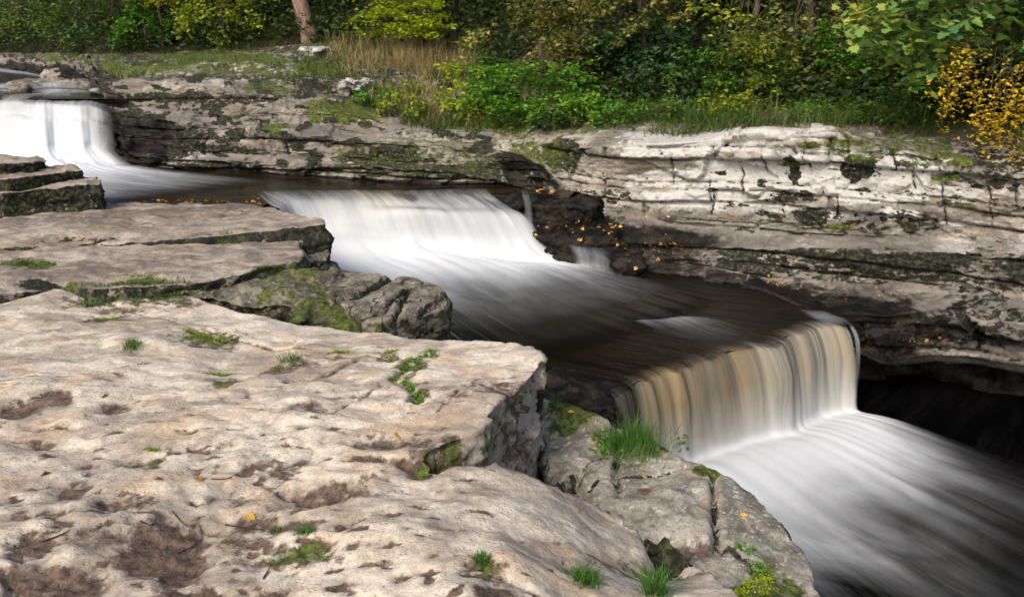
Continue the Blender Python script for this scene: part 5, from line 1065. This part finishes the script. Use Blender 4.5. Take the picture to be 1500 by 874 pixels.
for px, py, rx, ry, n, h, lab in [(225, 432, .45, .16, 900, .045, 'wide mossy grass patch at the step on the left of the slab'), (150, 440, .16, .06, 200, .04, 'small mossy grass patch left of the wide one'), (130, 448, .10, .05, 120, .05, 'bright herb patch left of the wide mossy grass'), (300, 492, .22, .08, 360, .03, 'mossy grass mat in the middle of the slab'), (158, 467, .18, .04, 160, .02, 'thin strip of moss left of the middle of the slab'), (222, 659, .05, .02, 260, .014, 'short strip of moss on the pitted part of the slab'), (325, 550, .10, .03, 160, .02, 'thin moss strip along a crack'), (30, 386, .25, .1, 200, .04, 'moss patch on the lower ledge at the left edge'), (495, 517, .08, .025, 120, .03, 'little grass strip near the back edge of the slab'), (570, 517, .06, .02, 90, .03, 'little moss strip near the back edge, right of the other'), (205, 405, .3, .05, 160, .03, 'mossy line on the lower ledge')]:
    tuft('moss_patch', px, py, rx, h, n, L_YG if h < .04 else L_GRASS, lab, 'moss patch', lean=.8, wid=.0025 if py > 600 else .004, oval=(1, ry / rx), tint=.4)
def herb(name, spots, size, n, lab, mat=L_BRIGHT, cat='herb', spread=.05):
    P = []
    for px, py in spots:
        p, _ = HIT(px, py); q = p + rg.normal(0, spread, (n, 3)) * [1, .8, 0]; q[:, 2] += rg.uniform(.003, spread * .5, n); P.append(q)
    P = np.vstack(P); return tag(link(name, leaves_mesh(name, P, size, rg.normal(.5, .22, len(P)), mat, rg, .45), loc=P.mean(0)), lab, cat)
herb('herb_patch', [(632, 517), (620, 522), (608, 530), (596, 540), (585, 550), (578, 556), (598, 562), (606, 570), (612, 580), (616, 586)], .022, 70, 'bright green herb patch filling the bent crack of the square block', spread=.03)
herb('herb_patch', [(1085, 800), (1098, 808), (1108, 826), (1112, 838)], .022, 40, 'bright green creeping herb on the lower right of the shelf', spread=.025)
herb('moss_patch', [(1100, 855), (1112, 866), (1090, 868), (1120, 850)], .016, 120, 'yellow-green moss at the bottom right of the shelf', L_LIME, 'moss patch', .025)
herb('herb_patch', [(880, 640), (885, 655), (893, 662)], .045, 22, 'broad-leaved green herb at the foot of the lush grass clump', spread=.05)
p, _ = HIT(985, 655); P = p + np.array([.10, -.05, .10]) + rg.normal(0, .04, (16, 3)); V_, F_ = tube([(curve(p, p + np.array([.10, -.05, .10]), .02, 6, rg), np.linspace(.003, .001, 6))], 5)
root = empty('herb', p); tag(root, 'small herb on a thin stalk leaning out before the tan curtain of water', 'herb'); child('stem', mesh_np('stem', V_, F_, L_GREEN, dict(tint=np.full(len(V_), .4))), root); child('leaves', leaves_mesh('leaves', P, .05, rg.normal(.4, .2, 16), L_GREEN, rg, .4), root)

# ---- fallen leaves, each its own object
LEAF = []
for s in range(4):
    v = MAP_V * 1. if s % 2 else np.vstack([OVAL_V]); v = v.copy(); v[:, 2] += .22 * np.sin(v[:, 0] * 3 + s) * .5 + .15 * np.abs(v[:, 1]); f = MAP_F if s % 2 else OVAL_F
    for t in (.05, .35, .6, .85, 1.): LEAF.append(mesh_np('fallen_leaf', v, f, L_FALLEN, dict(tint=np.full(len(v), t)), smooth=True))
def fallen(px, py, size, lab, group=None):
    try: p, n = HIT(px, py)
    except Exception: return
    o = bpy.data.objects.new('fallen_leaf', LEAF[rg.integers(0, len(LEAF))]); COL.objects.link(o)
    o.location = p + n * .006; q = Vector(n).to_track_quat('Z', 'Y').to_euler(); o.rotation_euler = (q.x + rg.normal(0, .2), q.y + rg.normal(0, .2), rg.uniform(0, 6.28)); o.scale = (size,) * 3
    tag(o, lab, 'fallen leaf', group)
for px, py, lab in [(168, 551, 'orange leaf lying alone on the left of the slab'), (157, 580, 'curled tan leaf standing in a small hollow'), (378, 549, 'orange leaf in the middle of the slab'), (510, 519, 'red-brown leaf near the back edge of the slab'), (580, 642, 'red leaf by the foot of the square block'), (75, 693, 'orange leaf in a dark hollow on the left'), (362, 754, 'brown curled leaf above the flat tuft'), (617, 578, 'brown leaf at the end of the green crack'), (847, 744, 'orange leaf on the shelf below the cleft'), (848, 726, 'small orange leaf nearest the cleft'), (884, 672, 'brown leaf caught in the crack under the lush grass'), (877, 642, 'orange-red leaf beside the lush grass'), (942, 700, 'pale tan leaf on the lichened shelf'), (1084, 755, 'pinkish leaf on the far part of the shelf'), (832, 604, 'brown leaf on the moss behind the block'), (813, 600, 'red-brown leaf by the little tuft behind the block'), (290, 700, 'small brown leaf in the pitted part of the slab')]:
    fallen(px, py, .05, lab)
G1 = 'fallen leaves on the dark ledge across the river'
made = 0
for i in range(1500):
    if made >= 230: break
    f = rg.uniform(0, 1)
    if f < .4: px = rg.normal(890, 45); py = rg.normal(335, 13)
    elif f < .68: px = rg.normal(965, 30); py = rg.normal(366, 12)
    else: px = rg.uniform(1120, 1340); py = np.interp(px, [1120, 1230, 1340], [408, 432, 424]) + rg.normal(0, 7)
    a_, dy_, dz_ = ray(px, py); hit = SC.ray_cast(DG, Vector((0, 0, H)), Vector((float(a_), float(dy_), float(dz_))).normalized())
    if not hit[0] or not hit[4].name.startswith(('riverbank', 'wet_rock')): continue
    made += 1; fallen(px, py, rg.uniform(.025, .07), 'yellow or orange fallen leaf on the dark ledge across the river', G1)
for i in range(14): fallen(rg.uniform(1310, 1400), rg.normal(496, 3), .05, 'rusty fallen leaf on the shelf over the black cave', 'fallen leaves over the cave')
for i in range(34): fallen(rg.uniform(205, 385), rg.normal(296, 2.5), rg.uniform(.05, .08), 'orange fallen leaf washed up along the edge of the upper pool', 'fallen leaves at the edge of the upper pool')
for i in range(10): fallen(rg.normal(790, 16), rg.normal(281, 3), .08, 'orange fallen leaf heaped on the uppermost black wet rock', 'fallen leaves on the black rock')
for i in range(16): fallen(rg.uniform(0, 430), rg.uniform(310, 400), .04, 'small yellowish fallen leaf on the grey-brown ledges', 'fallen leaves on the near ledges')
# ---- twigs on the slab
for k, (pts, w, lab) in enumerate([([(262, 812), (285, 800), (296, 788), (292, 770)], .004, 'curved twig beside the big muddy hollow'), ([(310, 703), (335, 702), (352, 692)], .003, 'thin curved twig on the slab above the big hollow'), ([(205, 765), (222, 770), (232, 757)], .004, 'short dark twig in the big muddy hollow'), ([(395, 838), (385, 850), (398, 828)], .003, 'thin twig in the hollow at the bottom left'), ([(60, 795), (85, 787), (103, 778)], .004, 'dark twig at the left edge'), ([(252, 750), (268, 768), (276, 772)], .003, 'pale twig across the big muddy hollow'), ([(330, 770), (360, 775), (385, 777)], .004, 'dark root left of the flat tuft'), ([(812, 618), (820, 632), (826, 646)], .003, 'pale dry stalk beside the square block')]):
    P = np.array([HIT(*q)[0] + [0, 0, .008] for q in pts]); t = np.linspace(0, len(P) - 1, 12); C_ = cr(P, t); V_, F_ = tube([(C_, np.linspace(w, w * .5, 12))], 5)
    tag(link('twig', mesh_np('twig', V_, F_, M_TWIG), loc=C_.mean(0)), lab, 'twig')
# ---------------------------------------------------------------- daylight
W = bpy.data.worlds.new('World'); SC.world = W; W.use_nodes = True
nt = W.node_tree; bg = nt.nodes['Background']; sky = nt.nodes.new('ShaderNodeTexSky'); sky.sky_type = 'NISHITA'; sky.sun_disc = False
SUN_EL, SUN_AZ = R(42), R(212)         # azimuth clockwise from +Y: the sun stands behind the camera, to the left
sky.sun_elevation = SUN_EL; sky.sun_rotation = SUN_AZ; sky.dust_density = 4.0; sky.air_density = .8; sky.ozone_density = .6
nt.links.new(sky.outputs[0], bg.inputs[0]); bg.inputs[1].default_value = .15
sl = bpy.data.lights.new('sun', 'SUN'); sl.energy = 1.6; sl.angle = R(18); sl.color = (1, .91, .78)
so = bpy.data.objects.new('sun', sl); COL.objects.link(so)
d = Vector((math.sin(SUN_AZ) * math.cos(SUN_EL), math.cos(SUN_AZ) * math.cos(SUN_EL), math.sin(SUN_EL)))
so.rotation_euler = d.to_track_quat('Z', 'Y').to_euler()
vs = SC.view_settings; vs.view_transform = 'Standard'; vs.look = 'None'; vs.gamma = 1; vs.use_curve_mapping = False; vs.exposure = 0.72
SC.render.engine = 'CYCLES'; SC.cycles.max_bounces = 6; SC.cycles.transparent_max_bounces = 12; SC.cycles.use_denoising = True
